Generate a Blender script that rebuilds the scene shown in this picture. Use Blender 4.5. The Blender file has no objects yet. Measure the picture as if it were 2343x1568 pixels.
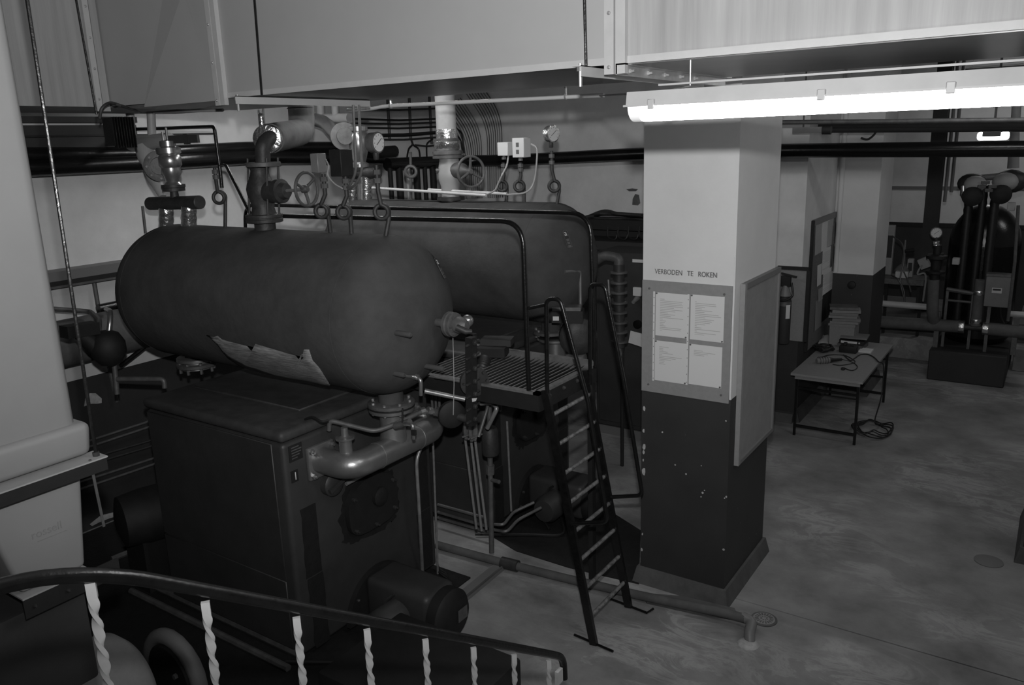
import bpy, bmesh, math, random
from mathutils import Vector, Matrix, noise
random.seed(7)
PI = math.pi
V = Vector
S = bpy.context.scene
COL = S.collection

# ------------------------------------------------------------ camera, world, exposure
# metres: x along the boilers, y into the room, floor at z = 0; eye at the stair landing
cam = bpy.data.cameras.new('camera'); cam_ob = bpy.data.objects.new('camera', cam); COL.objects.link(cam_ob)
cam.sensor_width = 36.0; cam.lens = 36.0 * 1850 / 2343; cam.clip_start = 0.05
pit, roll, yaw = 0.2448, 0.0318, -0.5996
f = V((math.sin(yaw) * math.cos(pit), math.cos(yaw) * math.cos(pit), -math.sin(pit)))
r = V((math.cos(yaw), -math.sin(yaw), 0)); d = f.cross(r)
r2 = r * math.cos(roll) + d * math.sin(roll); d2 = d * math.cos(roll) - r * math.sin(roll)
mw = Matrix((r2, -d2, -f)).transposed().to_4x4(); mw.translation = V((0, 0, 3.4))
cam_ob.matrix_world = mw
S.camera = cam_ob
w = bpy.data.worlds.new('world'); S.world = w; w.use_nodes = True
w.node_tree.nodes['Background'].inputs[0].default_value = (0.5, 0.5, 0.5, 1)
w.node_tree.nodes['Background'].inputs[1].default_value = 0.0
S.view_settings.view_transform = 'Standard'; S.view_settings.look = 'None'
S.view_settings.gamma = 1.0; S.view_settings.use_curve_mapping = False
S.view_settings.exposure = 0.0
LAMP = 26.0          # radiance of the lit tubes
# the photographer's flash on top of the camera, the crisp key light of the picture
fl_ = bpy.data.lights.new('camera_flash', 'SPOT'); fl_.energy = 640; fl_.spot_size = math.radians(112); fl_.spot_blend = 1.0; fl_.shadow_soft_size = 0.04
fo = bpy.data.objects.new('camera_flash', fl_); COL.objects.link(fo); fo.location = (-0.02, 0.05, 3.69)
fo.rotation_euler = V((math.sin(yaw - 0.06), math.cos(yaw - 0.06), 0.07)).to_track_quat('-Z', 'Y').to_euler()
S.cycles.max_bounces = 8; S.cycles.diffuse_bounces = 5; S.cycles.glossy_bounces = 4
S.cycles.use_denoising = True; S.cycles.sample_clamp_indirect = 4.0

# ------------------------------------------------------------ materials (all neutral: the place is photographed in black and white)
M = {}
def mat(n, g, rough=0.6, metal=0.0, var=0.0, scale=6.0, bump=0.0, bscale=60.0, spots=None, stretch=None, emit=0.0, spec=0.5, alpha=1.0):
    m = bpy.data.materials.new(n); m.use_nodes = True; nt = m.node_tree; b = nt.nodes['Principled BSDF']
    b.inputs['Roughness'].default_value = rough; b.inputs['Metallic'].default_value = metal
    b.inputs['Specular IOR Level'].default_value = spec
    b.inputs['Base Color'].default_value = (g, g, g, 1)
    tc = nt.nodes.new('ShaderNodeTexCoord'); src = tc.outputs['Object']
    if stretch:
        mp = nt.nodes.new('ShaderNodeMapping'); mp.inputs['Scale'].default_value = stretch
        nt.links.new(src, mp.inputs['Vector']); src = mp.outputs['Vector']
    col = None
    if var > 0:
        nz = nt.nodes.new('ShaderNodeTexNoise'); nz.inputs['Scale'].default_value = scale; nz.inputs['Detail'].default_value = 6
        nz.inputs['Roughness'].default_value = 0.65
        nt.links.new(src, nz.inputs['Vector'])
        cr = nt.nodes.new('ShaderNodeValToRGB'); e = cr.color_ramp.elements
        e[0].position = 0.3; e[1].position = 0.7
        lo, hi = g * (1 - var), min(1, g * (1 + var))
        e[0].color = (lo, lo, lo, 1); e[1].color = (hi, hi, hi, 1)
        nt.links.new(nz.outputs['Fac'], cr.inputs['Fac']); col = cr.outputs['Color']
    if spots:
        sg, sc, th = spots
        n2 = nt.nodes.new('ShaderNodeTexNoise'); n2.inputs['Scale'].default_value = sc; n2.inputs['Detail'].default_value = 4
        nt.links.new(tc.outputs['Object'], n2.inputs['Vector'])
        c2 = nt.nodes.new('ShaderNodeValToRGB'); c2.color_ramp.elements[0].position = th; c2.color_ramp.elements[1].position = th + 0.03
        nt.links.new(n2.outputs['Fac'], c2.inputs['Fac'])
        mx = nt.nodes.new('ShaderNodeMix'); mx.data_type = 'RGBA'
        nt.links.new(c2.outputs['Color'], mx.inputs['Factor'])
        if col: nt.links.new(col, mx.inputs['A'])
        else: mx.inputs['A'].default_value = (g, g, g, 1)
        mx.inputs['B'].default_value = (sg, sg, sg, 1); col = mx.outputs['Result']
    if col: nt.links.new(col, b.inputs['Base Color'])
    if bump > 0:
        n3 = nt.nodes.new('ShaderNodeTexNoise'); n3.inputs['Scale'].default_value = bscale; n3.inputs['Detail'].default_value = 4
        nt.links.new(src, n3.inputs['Vector'])
        bp = nt.nodes.new('ShaderNodeBump'); bp.inputs['Strength'].default_value = bump; bp.inputs['Distance'].default_value = 0.01
        nt.links.new(n3.outputs['Fac'], bp.inputs['Height']); nt.links.new(bp.outputs['Normal'], b.inputs['Normal'])
    if emit > 0:
        b.inputs['Emission Color'].default_value = (1, 1, 1, 1); b.inputs['Emission Strength'].default_value = emit
    if alpha < 1: b.inputs['Alpha'].default_value = alpha
    M[n] = m; return m
mat('plaster', 0.66, 0.85, var=0.10, scale=2.2, bump=0.15, bscale=30)
mat('dado', 0.030, 0.7, var=0.2, scale=3, bump=0.1, bscale=40)
mat('pillar_white', 0.64, 0.75, var=0.05, scale=2.0, bump=0.1, bscale=40)
mat('pillar_dado', 0.030, 0.6, var=0.15, scale=3, spots=(0.35, 26, 0.735))
mat('concrete', 0.25, 0.75, var=0.35, scale=1.6, bump=0.2, bscale=25)
mat('kerb', 0.09, 0.8, var=0.3, scale=5, bump=0.3, bscale=20)
mat('ceiling_paint', 0.35, 0.9, var=0.1)
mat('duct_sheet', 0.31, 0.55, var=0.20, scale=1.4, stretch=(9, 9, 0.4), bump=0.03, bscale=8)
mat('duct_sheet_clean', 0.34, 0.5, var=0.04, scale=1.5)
mat('duct_trim', 0.42, 0.5, var=0.06, scale=8)
mat('galvanised', 0.5, 0.42, metal=0.7, var=0.15, scale=14)
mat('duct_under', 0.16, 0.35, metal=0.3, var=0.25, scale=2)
mat('boiler_casing', 0.038, 0.5, var=0.18, scale=4, bump=0.05, bscale=50)
mat('boiler_lid', 0.045, 0.6, var=0.3, scale=9, spots=(0.3, 30, 0.76))
mat('tank_paint', 0.066, 0.8, var=0.22, scale=3.5, bump=0.25, bscale=22, spec=0.12)
mat('soot_and_floor_dark', 0.006, 0.8, var=0.5, scale=12, bump=0.4, bscale=40)  # scorched boiler fronts, black floor plate, and the added floor-darkening slab
mat('black_paint', 0.008, 0.25, var=0.4, scale=20, bump=0.12, bscale=60)
mat('black_matt', 0.010, 0.7, var=0.3, scale=15)
mat('black_rubber', 0.012, 0.5)
mat('dark_iron', 0.04, 0.55, metal=0.2, var=0.35, scale=14, bump=0.2, bscale=50)
mat('mid_iron', 0.10, 0.55, metal=0.2, var=0.3, scale=14, bump=0.2, bscale=50)
mat('grey_paint', 0.18, 0.45, var=0.12, scale=8)
mat('light_grey', 0.34, 0.45, var=0.08, scale=8)
mat('silver_paint', 0.33, 0.34, metal=0.75, var=0.12, scale=10, bump=0.06, bscale=70)
mat('brass', 0.45, 0.28, metal=0.85, var=0.2, scale=20)
mat('copper_pipe', 0.30, 0.4, metal=0.5, var=0.25, scale=16)
mat('dull_pipe', 0.12, 0.5, metal=0.3, var=0.3, scale=14)
mat('foil', 0.75, 0.22, metal=0.95, var=0.15, scale=20, bump=0.9, bscale=28)
mat('rung_steel', 0.26, 0.45, metal=0.5, var=0.7, scale=30)
mat('white_plastic', 0.60, 0.4)
mat('lamp_body', 0.34, 0.5, var=0.06, scale=8)
mat('tank_plastic', 0.25, 0.5, var=0.04, scale=3)
mat('pale_bar', 0.5, 0.55, var=0.12, scale=12)
mat('paper', 0.62, 0.8, var=0.04, scale=20)
mat('ink', 0.10, 0.8)
mat('grey_ink', 0.36, 0.8)
mat('board_grey', 0.24, 0.7, var=0.07, scale=30)
mat('board_frame', 0.16, 0.5)
mat('white_board', 0.24, 0.5, var=0.1, scale=2.5, stretch=(1, 4, 4))
mat('cork', 0.13, 0.9, var=0.2, scale=40)
mat('table_top', 0.26, 0.45, var=0.06, scale=20)
mat('wrap', 0.22, 0.6, var=0.55, scale=7, stretch=(1.2, 14, 14), bump=0.3, bscale=9)
mat('lagging', 0.11, 0.8, var=0.2, scale=10, bump=0.2, bscale=30)
mat('pale_lagging', 0.36, 0.6, var=0.1, scale=8)
mat('tread_steel', 0.20, 0.5, metal=0.4, var=0.3, scale=12)
mat('plaster_bare', 0.42, 0.9, var=0.25, scale=20)
mat('glass_face', 0.6, 0.12)
mat('tube_lit', 0.9, 0.5, emit=LAMP)
mat('lamp_cover_end', 0.75, 0.25, emit=0.35)

# ------------------------------------------------------------ mesh building
class MB:
    def __init__(s): s.v = []; s.f = []
    def add(s, vs, fs):
        o = len(s.v); s.v += [tuple(p) for p in vs]; s.f += [tuple(i + o for i in q) for q in fs]; return s
    def bx(s, x0, x1, y0, y1, z0, z1):
        vs = [(x, y, z) for z in (z0, z1) for y in (y0, y1) for x in (x0, x1)]
        return s.add(vs, [(0, 2, 3, 1), (4, 5, 7, 6), (0, 1, 5, 4), (2, 6, 7, 3), (0, 4, 6, 2), (1, 3, 7, 5)])
    def rbx(s, x0, x1, y0, y1, z0, z1, b=0.01, seg=2):
        bm = bmesh.new(); t = MB().bx(x0, x1, y0, y1, z0, z1)
        vv = [bm.verts.new(p) for p in t.v]
        for q in t.f: bm.faces.new([vv[i] for i in q])
        bmesh.ops.bevel(bm, geom=list(bm.edges), offset=b, segments=seg, affect='EDGES', profile=0.5)
        bm.verts.index_update()
        s.add([v.co for v in bm.verts], [[v.index for v in q.verts] for q in bm.faces]); bm.free(); return s
    def obx(s, c, ax, ay, az, sx, sy, sz):     # box with its own axes
        c, ax, ay, az = V(c), V(ax).normalized(), V(ay).normalized(), V(az).normalized()
        t = MB().bx(-sx / 2, sx / 2, -sy / 2, sy / 2, -sz / 2, sz / 2)
        return s.add([c + ax * p[0] + ay * p[1] + az * p[2] for p in t.v], t.f)
    def tube(s, pts, r, n=8, closed=False, cap=True):
        P = [V(p) for p in pts]; R = r if isinstance(r, (list, tuple)) else [r] * len(P)
        N = len(P); T = []
        for i in range(N):
            a = P[(i - 1) % N] if (closed or i > 0) else P[i]; b = P[(i + 1) % N] if (closed or i < N - 1) else P[i]
            t = (b - a); T.append(t.normalized() if t.length > 1e-9 else V((0, 0, 1)))
        u = T[0].orthogonal().normalized(); rings = []
        for i in range(N):
            if i: 
                q = T[i - 1].rotation_difference(T[i]); u = q @ u
            u = (u - T[i] * u.dot(T[i])).normalized(); w_ = T[i].cross(u)
            rings.append([P[i] + (u * math.cos(2 * PI * k / n) + w_ * math.sin(2 * PI * k / n)) * R[i] for k in range(n)])
        vs = [p for g in rings for p in g]; fs = []
        for i in range(N if closed else N - 1):
            j = (i + 1) % N; off = 0
            if closed and j == 0:
                off = min(range(n), key=lambda k: (rings[0][k] - rings[-1][0]).length)
            for k in range(n):
                fs.append((i * n + k, i * n + (k + 1) % n, j * n + (k + 1 + off) % n, j * n + (k + off) % n))
        if cap and not closed:
            fs.append(tuple(range(n))[::-1]); fs.append(tuple((N - 1) * n + k for k in range(n)))
        return s.add(vs, fs)
    def cyl(s, p0, p1, r0, r1=None, n=16): return s.tube([p0, p1], [r0, r0 if r1 is None else r1], n)
    def lathe(s, prof, o, ax, n=24):           # prof: (radius, distance along ax)
        o, ax = V(o), V(ax).normalized(); u = ax.orthogonal().normalized(); w_ = ax.cross(u)
        vs = []; fs = []
        for (rr, h) in prof:
            for k in range(n):
                a = 2 * PI * k / n; vs.append(o + ax * h + (u * math.cos(a) + w_ * math.sin(a)) * max(rr, 1e-4))
        for i in range(len(prof) - 1):
            for k in range(n): fs.append((i * n + k, i * n + (k + 1) % n, (i + 1) * n + (k + 1) % n, (i + 1) * n + k))
        fs.append(tuple(range(n))[::-1]); fs.append(tuple((len(prof) - 1) * n + k for k in range(n)))
        return s.add(vs, fs)
    def ring(s, c, ax, R, r, n=24, m=8):
        c, ax = V(c), V(ax).normalized(); u = ax.orthogonal().normalized(); w_ = ax.cross(u)
        return s.tube([c + (u * math.cos(2 * PI * k / n) + w_ * math.sin(2 * PI * k / n)) * R for k in range(n)], r, m, closed=True)
    def prism(s, pts, off):                    # flat outline pushed along off
        P = [V(p) for p in pts]; n = len(P); off = V(off)
        return s.add(P + [p + off for p in P], [tuple(range(n))[::-1], tuple(range(n, 2 * n))] + [(i, (i + 1) % n, (i + 1) % n + n, i + n) for i in range(n)])
    def ball(s, c, r, n=12, sc=(1, 1, 1)):
        c = V(c); prof = [(math.sin(PI * i / 8), -math.cos(PI * i / 8)) for i in range(9)]
        t = MB().lathe([(a * r, b * r) for a, b in prof], (0, 0, 0), (0, 0, 1), n)
        return s.add([(c.x + p[0] * sc[0], c.y + p[1] * sc[1], c.z + p[2] * sc[2]) for p in t.v], t.f)

def fillet(pts, rad, n=5):
    P = [V(p) for p in pts]; out = [P[0]]
    for i in range(1, len(P) - 1):
        a, b, c = P[i - 1], P[i], P[i + 1]; u = (a - b); v = (c - b)
        rr = min(rad, u.length * 0.49, v.length * 0.49)
        p, q = b + u.normalized() * rr, b + v.normalized() * rr
        for k in range(n + 1):
            t = k / n; out.append(p * (1 - t) ** 2 + b * 2 * t * (1 - t) + q * t * t)
    out.append(P[-1]); return out
def spline(pts, n=6):
    P = [V(p) for p in pts]; P = [P[0] * 2 - P[1]] + P + [P[-1] * 2 - P[-2]]; out = []
    for i in range(1, len(P) - 2):
        for k in range(n):
            t = k / n; a, b, c, e = P[i - 1], P[i], P[i + 1], P[i + 2]
            out.append(0.5 * (2 * b + (c - a) * t + (2 * a - 5 * b + 4 * c - e) * t * t + (3 * b - a - 3 * c + e) * t ** 3))
    out.append(P[-2]); return out

def tag(o, label=None, cat=None, group=None, kind=None):
    if label: o['label'] = label
    if cat: o['category'] = cat
    if group: o['group'] = group
    if kind: o['kind'] = kind
    return o
def thing(name, label, cat, loc=(0, 0, 0), group=None):
    o = bpy.data.objects.new(name, None); COL.objects.link(o); o.location = loc; o.empty_display_size = 0.05
    return tag(o, label, cat, group)
def wloc(o):
    p = V((0, 0, 0))
    while o: p += V(o.location) if o.type == 'EMPTY' else V((0, 0, 0)); o = o.parent
    return p
def part(name, mb, m, parent=None, smooth=40):
    me = bpy.data.meshes.new(name); me.from_pydata(mb.v, [], mb.f); me.validate()
    bm = bmesh.new(); bm.from_mesh(me); bmesh.ops.recalc_face_normals(bm, faces=bm.faces); bm.to_mesh(me); bm.free()
    me.materials.append(M[m] if isinstance(m, str) else m)
    if smooth:
        me.polygons.foreach_set('use_smooth', [True] * len(me.polygons)); me.set_sharp_from_angle(angle=math.radians(smooth))
    o = bpy.data.objects.new(name, me); COL.objects.link(o)
    if parent:
        o.parent = parent
        if parent.type == 'EMPTY': o.matrix_parent_inverse = Matrix.Translation(-V(parent.location))
    return o
def solo(name, mb, m, label, cat, group=None, smooth=40):      # a thing that is one mesh: origin moved to its base
    o = part(name, mb, m, None, smooth); me = o.data
    n = len(me.vertices); cx = sum(v.co.x for v in me.vertices) / n; cy = sum(v.co.y for v in me.vertices) / n; cz = min(v.co.z for v in me.vertices)
    me.transform(Matrix.Translation((-cx, -cy, -cz))); o.location = (cx, cy, cz)
    return tag(o, label, cat, group)
def struct(name, mb, m, parent=None, smooth=0):
    o = part(name, mb, m, parent, smooth)
    if not parent: o['kind'] = 'structure'
    return o
def copy_tree(o, loc=None, label=None, parent=None):
    c = o.copy(); COL.objects.link(c)
    if parent: c.parent = parent
    if loc is not None: c.location = loc
    if label: c['label'] = label
    for ch in list(o.children): copy_tree(ch, None, None, c)
    return c
def text_part(name, s, size, o, ux, uy, m, parent, depth=0.0008, align='LEFT', sy=1.0):
    cu = bpy.data.curves.new(name, 'FONT'); cu.body = s; cu.size = size; cu.extrude = depth; cu.align_x = align
    t = bpy.data.objects.new(name, cu); COL.objects.link(t); dg = bpy.context.evaluated_depsgraph_get()
    me = bpy.data.meshes.new_from_object(t.evaluated_get(dg)); bpy.data.objects.remove(t)
    ux, uy = V(ux).normalized(), V(uy).normalized(); nz = ux.cross(uy)
    me.transform(Matrix.Diagonal((1, sy, 1, 1))); me.transform(Matrix((ux, uy, nz)).transposed().to_4x4()); me.transform(Matrix.Translation(V(o)))
    me.materials.clear(); me.materials.append(M[m]); ob = bpy.data.objects.new(name, me); COL.objects.link(ob)
    if parent:
        ob.parent = parent
        if parent.type == 'EMPTY': ob.matrix_parent_inverse = Matrix.Translation(-V(parent.location))
    return ob

# ============================================================ the room
XL, YB, XS, YF, XR, YN, ZC = -7.2, 9.5, -2.42, 17.2, 4.2, -2.6, 5.1
# floor: concrete with pale stains, a saw-cut joint and cracks
def floor_material():
    m = M['concrete']; nt = m.node_tree; b = nt.nodes['Principled BSDF']
    base = b.inputs['Base Color'].links[0].from_socket
    tc = nt.nodes.new('ShaderNodeTexCoord')
    mp = nt.nodes.new('ShaderNodeMapping'); mp.inputs['Scale'].default_value = (0.8, 1.7, 1); mp.inputs['Rotation'].default_value = (0, 0, 0.35)
    nt.links.new(tc.outputs['Object'], mp.inputs['Vector'])
    n = nt.nodes.new('ShaderNodeTexNoise'); n.inputs['Scale'].default_value = 2.1; n.inputs['Detail'].default_value = 10; n.inputs['Roughness'].default_value = 0.72; n.inputs['Distortion'].default_value = 0.9
    nt.links.new(mp.outputs['Vector'], n.inputs['Vector'])
    cr = nt.nodes.new('ShaderNodeValToRGB'); e = cr.color_ramp.elements
    e[0].position = 0.46; e[0].color = (0, 0, 0, 1); e[1].position = 0.515; e[1].color = (1, 1, 1, 1)
    e2 = cr.color_ramp.elements.new(0.60); e2.color = (0, 0, 0, 1)
    nt.links.new(n.outputs['Fac'], cr.inputs['Fac'])
    nb = nt.nodes.new('ShaderNodeTexNoise'); nb.inputs['Scale'].default_value = 0.8; nb.inputs['Detail'].default_value = 3
    nt.links.new(tc.outputs['Object'], nb.inputs['Vector'])
    cb = nt.nodes.new('ShaderNodeValToRGB'); cb.color_ramp.elements[0].position = 0.45; cb.color_ramp.elements[1].position = 0.62
    nt.links.new(nb.outputs['Fac'], cb.inputs['Fac'])
    mu = nt.nodes.new('ShaderNodeMath'); mu.operation = 'MULTIPLY'
    nt.links.new(cr.outputs['Color'], mu.inputs[0]); nt.links.new(cb.outputs['Color'], mu.inputs[1])
    m2 = nt.nodes.new('ShaderNodeMath'); m2.operation = 'MULTIPLY'; m2.inputs[1].default_value = 0.6
    nt.links.new(mu.outputs[0], m2.inputs[0])
    mx = nt.nodes.new('ShaderNodeMix'); mx.data_type = 'RGBA'; mx.inputs['B'].default_value = (0.5, 0.5, 0.5, 1)
    nt.links.new(m2.outputs[0], mx.inputs['Factor']); nt.links.new(base, mx.inputs['A'])
    nt.links.new(mx.outputs['Result'], b.inputs['Base Color'])
floor_material()
YJ = 5.40                                                    # saw-cut joint across the floor at the pillar
struct('floor', MB().bx(XL, XR, YN, YJ - 0.006, -0.12, 0).bx(XL, XR, YJ + 0.006, YF, -0.12, 0).bx(XL, XR, YJ - 0.006, YJ + 0.006, -0.12, -0.01), 'concrete')
struct('ceiling', MB().bx(XL, XR, YN, YF, ZC, ZC + 0.1), 'ceiling_paint')
DZ = 1.6
def wall(name, x0, x1, y0, y1, DZ=DZ):
    o = struct(name, MB().bx(x0, x1, y0, y1, DZ, ZC), 'plaster')
    dd = part('dado', MB().bx(x0, x1, y0, y1, 0, DZ), 'dado', o, 0); return o
wl = wall('wall_left', XL - 0.15, XL, YN, YB, 1.43)
wb = wall('wall_back', XL - 0.15, XS, YB, YB + 0.15)
ws = wall('wall_side', XS - 0.15, XS, YB + 0.15, 11.8)
wall('wall_hall', XL - 0.15, XL, YB + 0.15, YF)
wf = wall('wall_far', XL - 0.15, XR, YF, YF + 0.15)
wall('wall_right', XR, XR + 0.15, YN, YF)
wall('wall_front', XL - 0.15, XR + 0.15, YN - 0.15, YN)
# thin dark line along the top of the dado, a rail line above it on the far wall, plinths along the wall feet
struct('trim_1', MB().bx(XL, XR, YF - 0.02, YF, DZ - 0.03, DZ + 0.04), 'black_matt')
struct('trim_2', MB().bx(XL, XR, YF - 0.02, YF, (-2.409, 17.200, 2.292)[2] - 0.03, (-2.409, 17.200, 2.292)[2] + 0.03), 'board_frame')
struct('baseboard_side', MB().prism([(XS, YB, 0), (XS + 0.07, YB, 0), (XS + 0.04, YB, 0.12), (XS, YB, 0.13)], (0, 1.45, 0)), 'kerb')
struct('baseboard_back', MB().prism([(XL, YB, 0), (XL, YB - 0.08, 0), (XL, YB - 0.05, 0.11), (XL, YB, 0.12)], (XS - XL, 0, 0)), 'kerb')

# chipped plaster and flaked paint: thin patches with their own outlines
def patch(name, outline, off, m, wallob):
    return part(name, MB().prism(outline, off), m, wallob, 0)
patch('bare_patch', [(-7.200, 3.596, 1.172), (-7.200, 3.620, 1.241), (-7.200, 3.666, 1.278), (-7.200, 3.718, 1.264), (-7.200, 3.766, 1.199), (-7.200, 3.759, 1.158), (-7.200, 3.718, 1.162), (-7.200, 3.663, 1.178)], (0.006, 0, 0), 'plaster_bare', wl)
patch('bare_patch', [(-7.200, 3.469, 0.054), (-7.200, 3.581, 0.095), (-7.200, 3.716, 0.074), (-7.200, 3.856, 0.117), (-7.200, 3.861, 0.087), (-7.200, 3.787, 0.017), (-7.200, 3.658, 0.035), (-7.200, 3.550, 0.036), (-7.200, 3.486, 0.029)], (0.006, 0, 0), 'plaster_bare', wl)
patch('stain_patch', [(-4.653, 9.500, 2.753), (-4.568, 9.500, 2.764), (-4.489, 9.500, 2.754), (-4.519, 9.500, 2.727), (-4.610, 9.500, 2.726)], (0, -0.006, 0), 'dull_pipe', wb)
patch('stain_patch', [(-4.525, 9.500, 2.694), (-4.476, 9.500, 2.683), (-4.457, 9.500, 2.580), (-4.487, 9.500, 2.552), (-4.567, 9.500, 2.556), (-4.561, 9.500, 2.633)], (0, -0.006, 0), 'dull_pipe', wb)

# ------------------------------------------------------------ the square pillars
def pillar(label, x0, x1, y0, y1, dz, top=ZC):
    t = thing('pillar', label, 'pillar', ((x0 + x1) / 2, (y0 + y1) / 2, 0))
    part('upper_shaft', MB().bx(x0, x1, y0, y1, dz, top), 'pillar_white', t, 0)
    part('lower_shaft', MB().bx(x0 - 0.001, x1 + 0.001, y0 - 0.001, y1 + 0.001, 0.13, dz), 'pillar_dado', t, 0)
    k = MB(); a, b = 0.05, 0.022
    k.add([(x0 - a, y0 - a, 0), (x1 + a, y0 - a, 0), (x1 + a, y1 + a, 0), (x0 - a, y1 + a, 0), (x0 - b, y0 - b, 0.13), (x1 + b, y0 - b, 0.13), (x1 + b, y1 + b, 0.13), (x0 - b, y1 + b, 0.13)],
          [(0, 1, 5, 4), (1, 2, 6, 5), (2, 3, 7, 6), (3, 0, 4, 7), (4, 5, 6, 7)])
    part('kerb', k, 'kerb', t, 0)
    return t
PX0, PX1, PY0, PY1 = -2.447, -1.775, 5.27, 6.19
p1 = pillar('white square pillar with dark lower half carrying the notice board', PX0, PX1, PY0, PY1, 1.6)
# flaked white chips down its left edge and face
chips = [(1474,935,4),(1473,986,3),(1474,1022,5),(1473,1035,3),(1472,1053,2),(1473,1080,6),(1516,989,2.4),(1661,963,2.2),(1608,1128,3),(1612,1122,2),(1604,1137,2),(1545,1064,2),(1570,1085,2.5),(1605,1066,1.5),(1656,1258,3),(1470,1222,2),(1469,1258,3),(1662,1137,2.6),(1658,1140,1.8),(1670,1025,1.6)]
CH = [(-2.428, 5.270, 1.432), (-2.430, 5.270, 1.255), (-2.425, 5.270, 1.130), (-2.428, 5.270, 1.084), (-2.431, 5.270, 1.020), (-2.427, 5.270, 0.925), (-2.279, 5.270, 1.272), (-1.803, 5.270, 1.443), (-1.957, 5.270, 0.860), (-1.944, 5.270, 0.883), (-1.969, 5.270, 0.826), (-2.174, 5.270, 1.034), (-2.088, 5.270, 0.979), (-1.973, 5.270, 1.069), (-1.786, 5.270, 0.450), (-2.433, 5.270, 0.406), (-2.436, 5.270, 0.270), (-1.780, 5.270, 0.870), (-1.793, 5.270, 0.857)]
for (cx, cy, cz), c_ in zip(CH, chips):
    rr = c_[2] * 0.0031; el = 1.9 if c_[0] < 1480 else 1.0
    part('paint_chip', MB().prism([(max(cx, PX0 + 0.002) + rr * math.cos(a) * random.uniform(.7, 1.1), PY0 - 0.001, cz + el * rr * math.sin(a) * random.uniform(.7, 1.1)) for a in [2 * PI * k / 7 for k in range(7)]], (0, -0.002, 0)), 'plaster_bare', p1, 0)
# a strip of bare edge beside the board
part('edge_strip', MB().bx(PX1 - 0.012, PX1 + 0.002, PY0 - 0.002, PY0 + 0.02, 1.6, 2.6), 'paper', p1, 0)
text_part('stencil_text', 'VERBODEN   TE   ROKEN', 0.041, (-2.356, PY0 - 0.001, 2.452), (1, 0, 0), (0, 0, 1), 'grey_ink', p1, sy=1.25)
text_part('stencil_text', 'VERBODEN   TE   ROKEN', 0.0405, (-2.3555, PY0 - 0.0015, 2.4525), (1, 0, 0), (0, 0, 1), 'ink', p1, sy=1.25)

p2 = pillar('white square pillar with dark lower half behind the work table', XS + 0.001, -1.91, 10.95, 11.80, 1.6)
# the half round service shaft running up beside it
part('service_pipe', MB().cyl((XS + 0.06, 10.93, 1.62), (XS + 0.06, 10.93, 4.2), 0.03, n=10), 'pillar_white', p2)
p3 = pillar('dark lower corner of the pillar at the right picture edge', (0.032, 7.088, 0.000)[0], (0.032, 7.088, 0.000)[0] + 0.68, (0.032, 7.088, 0.000)[1], (0.032, 7.088, 0.000)[1] + 0.85, 1.6)

# ------------------------------------------------------------ sheet metal air duct over the boilers
ZD, YD0, YD1 = 3.715, 3.33, 4.45
XFL = (-1.675, 3.330, 3.791)[0]; XC = (-5.643, 3.499, 3.715)[0]; XM = (-4.372, 3.330, 3.899)[0]
du = thing('air_duct', 'big sheet metal air duct hanging under the ceiling', 'air duct', (-2.5, 3.3, ZD))
part('duct_section', MB().bx(XM, XFL, YD0, YD1, ZD, 4.95), 'duct_sheet_clean', du, 0)
part('duct_section', MB().bx(XC, XM, YD0 + 0.004, YD1, ZD + 0.002, 4.95), 'duct_sheet_clean', du, 0)
# diamond creases pressed into the elbow panel
part('crease_panel', MB().add([(-4.870, 3.334, 4.330), (-5.224, 3.334, 3.696), (-4.428, 3.334, 3.697), ((-4.870, 3.334, 4.330)[0] + 0.25, YD0 - 0.02, 4.35)], [(0, 1, 3), (1, 2, 3)]), 'duct_sheet_clean', du, 0)
part('duct_branch', MB().bx(XC - 0.9, XC, -1.5, YD1, ZD, 4.95), 'duct_sheet', du, 0)
part('duct_section', MB().bx(XFL, 2.6, YD0, YD1 + 0.12, ZD + 0.005, 4.95), 'duct_sheet', du, 0)
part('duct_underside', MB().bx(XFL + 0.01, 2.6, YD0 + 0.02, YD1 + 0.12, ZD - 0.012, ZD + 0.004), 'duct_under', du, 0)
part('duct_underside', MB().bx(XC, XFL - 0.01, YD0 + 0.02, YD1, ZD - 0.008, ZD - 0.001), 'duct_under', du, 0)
part('edge_lip', MB().bx(XFL + 0.03, 2.6, YD0 - 0.006, YD0 + 0.03, ZD - 0.008, ZD + 0.022), 'duct_trim', du, 0)
part('edge_lip', MB().bx(XM + 0.03, XFL - 0.02, YD0 - 0.006, YD0 + 0.03, ZD - 0.008, ZD + 0.022), 'duct_trim', du, 0)
def flange_v(x, dx=0.05, ridge=True):
    part('flange', MB().bx(x - dx, x - 0.004, YD0 - 0.03, YD0, ZD - 0.05, 4.95), 'duct_trim', du, 0)
    part('flange', MB().bx(x + 0.004, x + dx, YD0 - 0.03, YD0, ZD - 0.05, 4.95), 'duct_trim', du, 0)
    for k in range(6):
        part('screw', MB().lathe([(0.008, 0), (0.008, 0.006), (0.004, 0.01)], (x - dx * .5, YD0 - 0.03, ZD - 0.02 + k * 0.22), (0, -1, 0), 8), 'galvanised', du)
flange_v(XFL); flange_v(XM, 0.045)
part('flange', MB().bx(XC - 0.004, XC + 0.03, YD0 - 0.10, YD0 - 0.06, ZD - 0.03, 4.95), 'duct_trim', du, 0)
part('flange', MB().bx(XC - 0.002, XC + 0.03, YD0 - 0.055, YD0 - 0.005, ZD - 0.03, 4.95), 'duct_sheet', du, 0)
for k in range(5):
    part('screw', MB().lathe([(0.008, 0), (0.008, 0.006), (0.004, 0.01)], (XC + 0.03, YD0 - 0.08, ZD + 0.05 + k * 0.2), (1, 0, 0), 8), 'galvanised', du)
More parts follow.
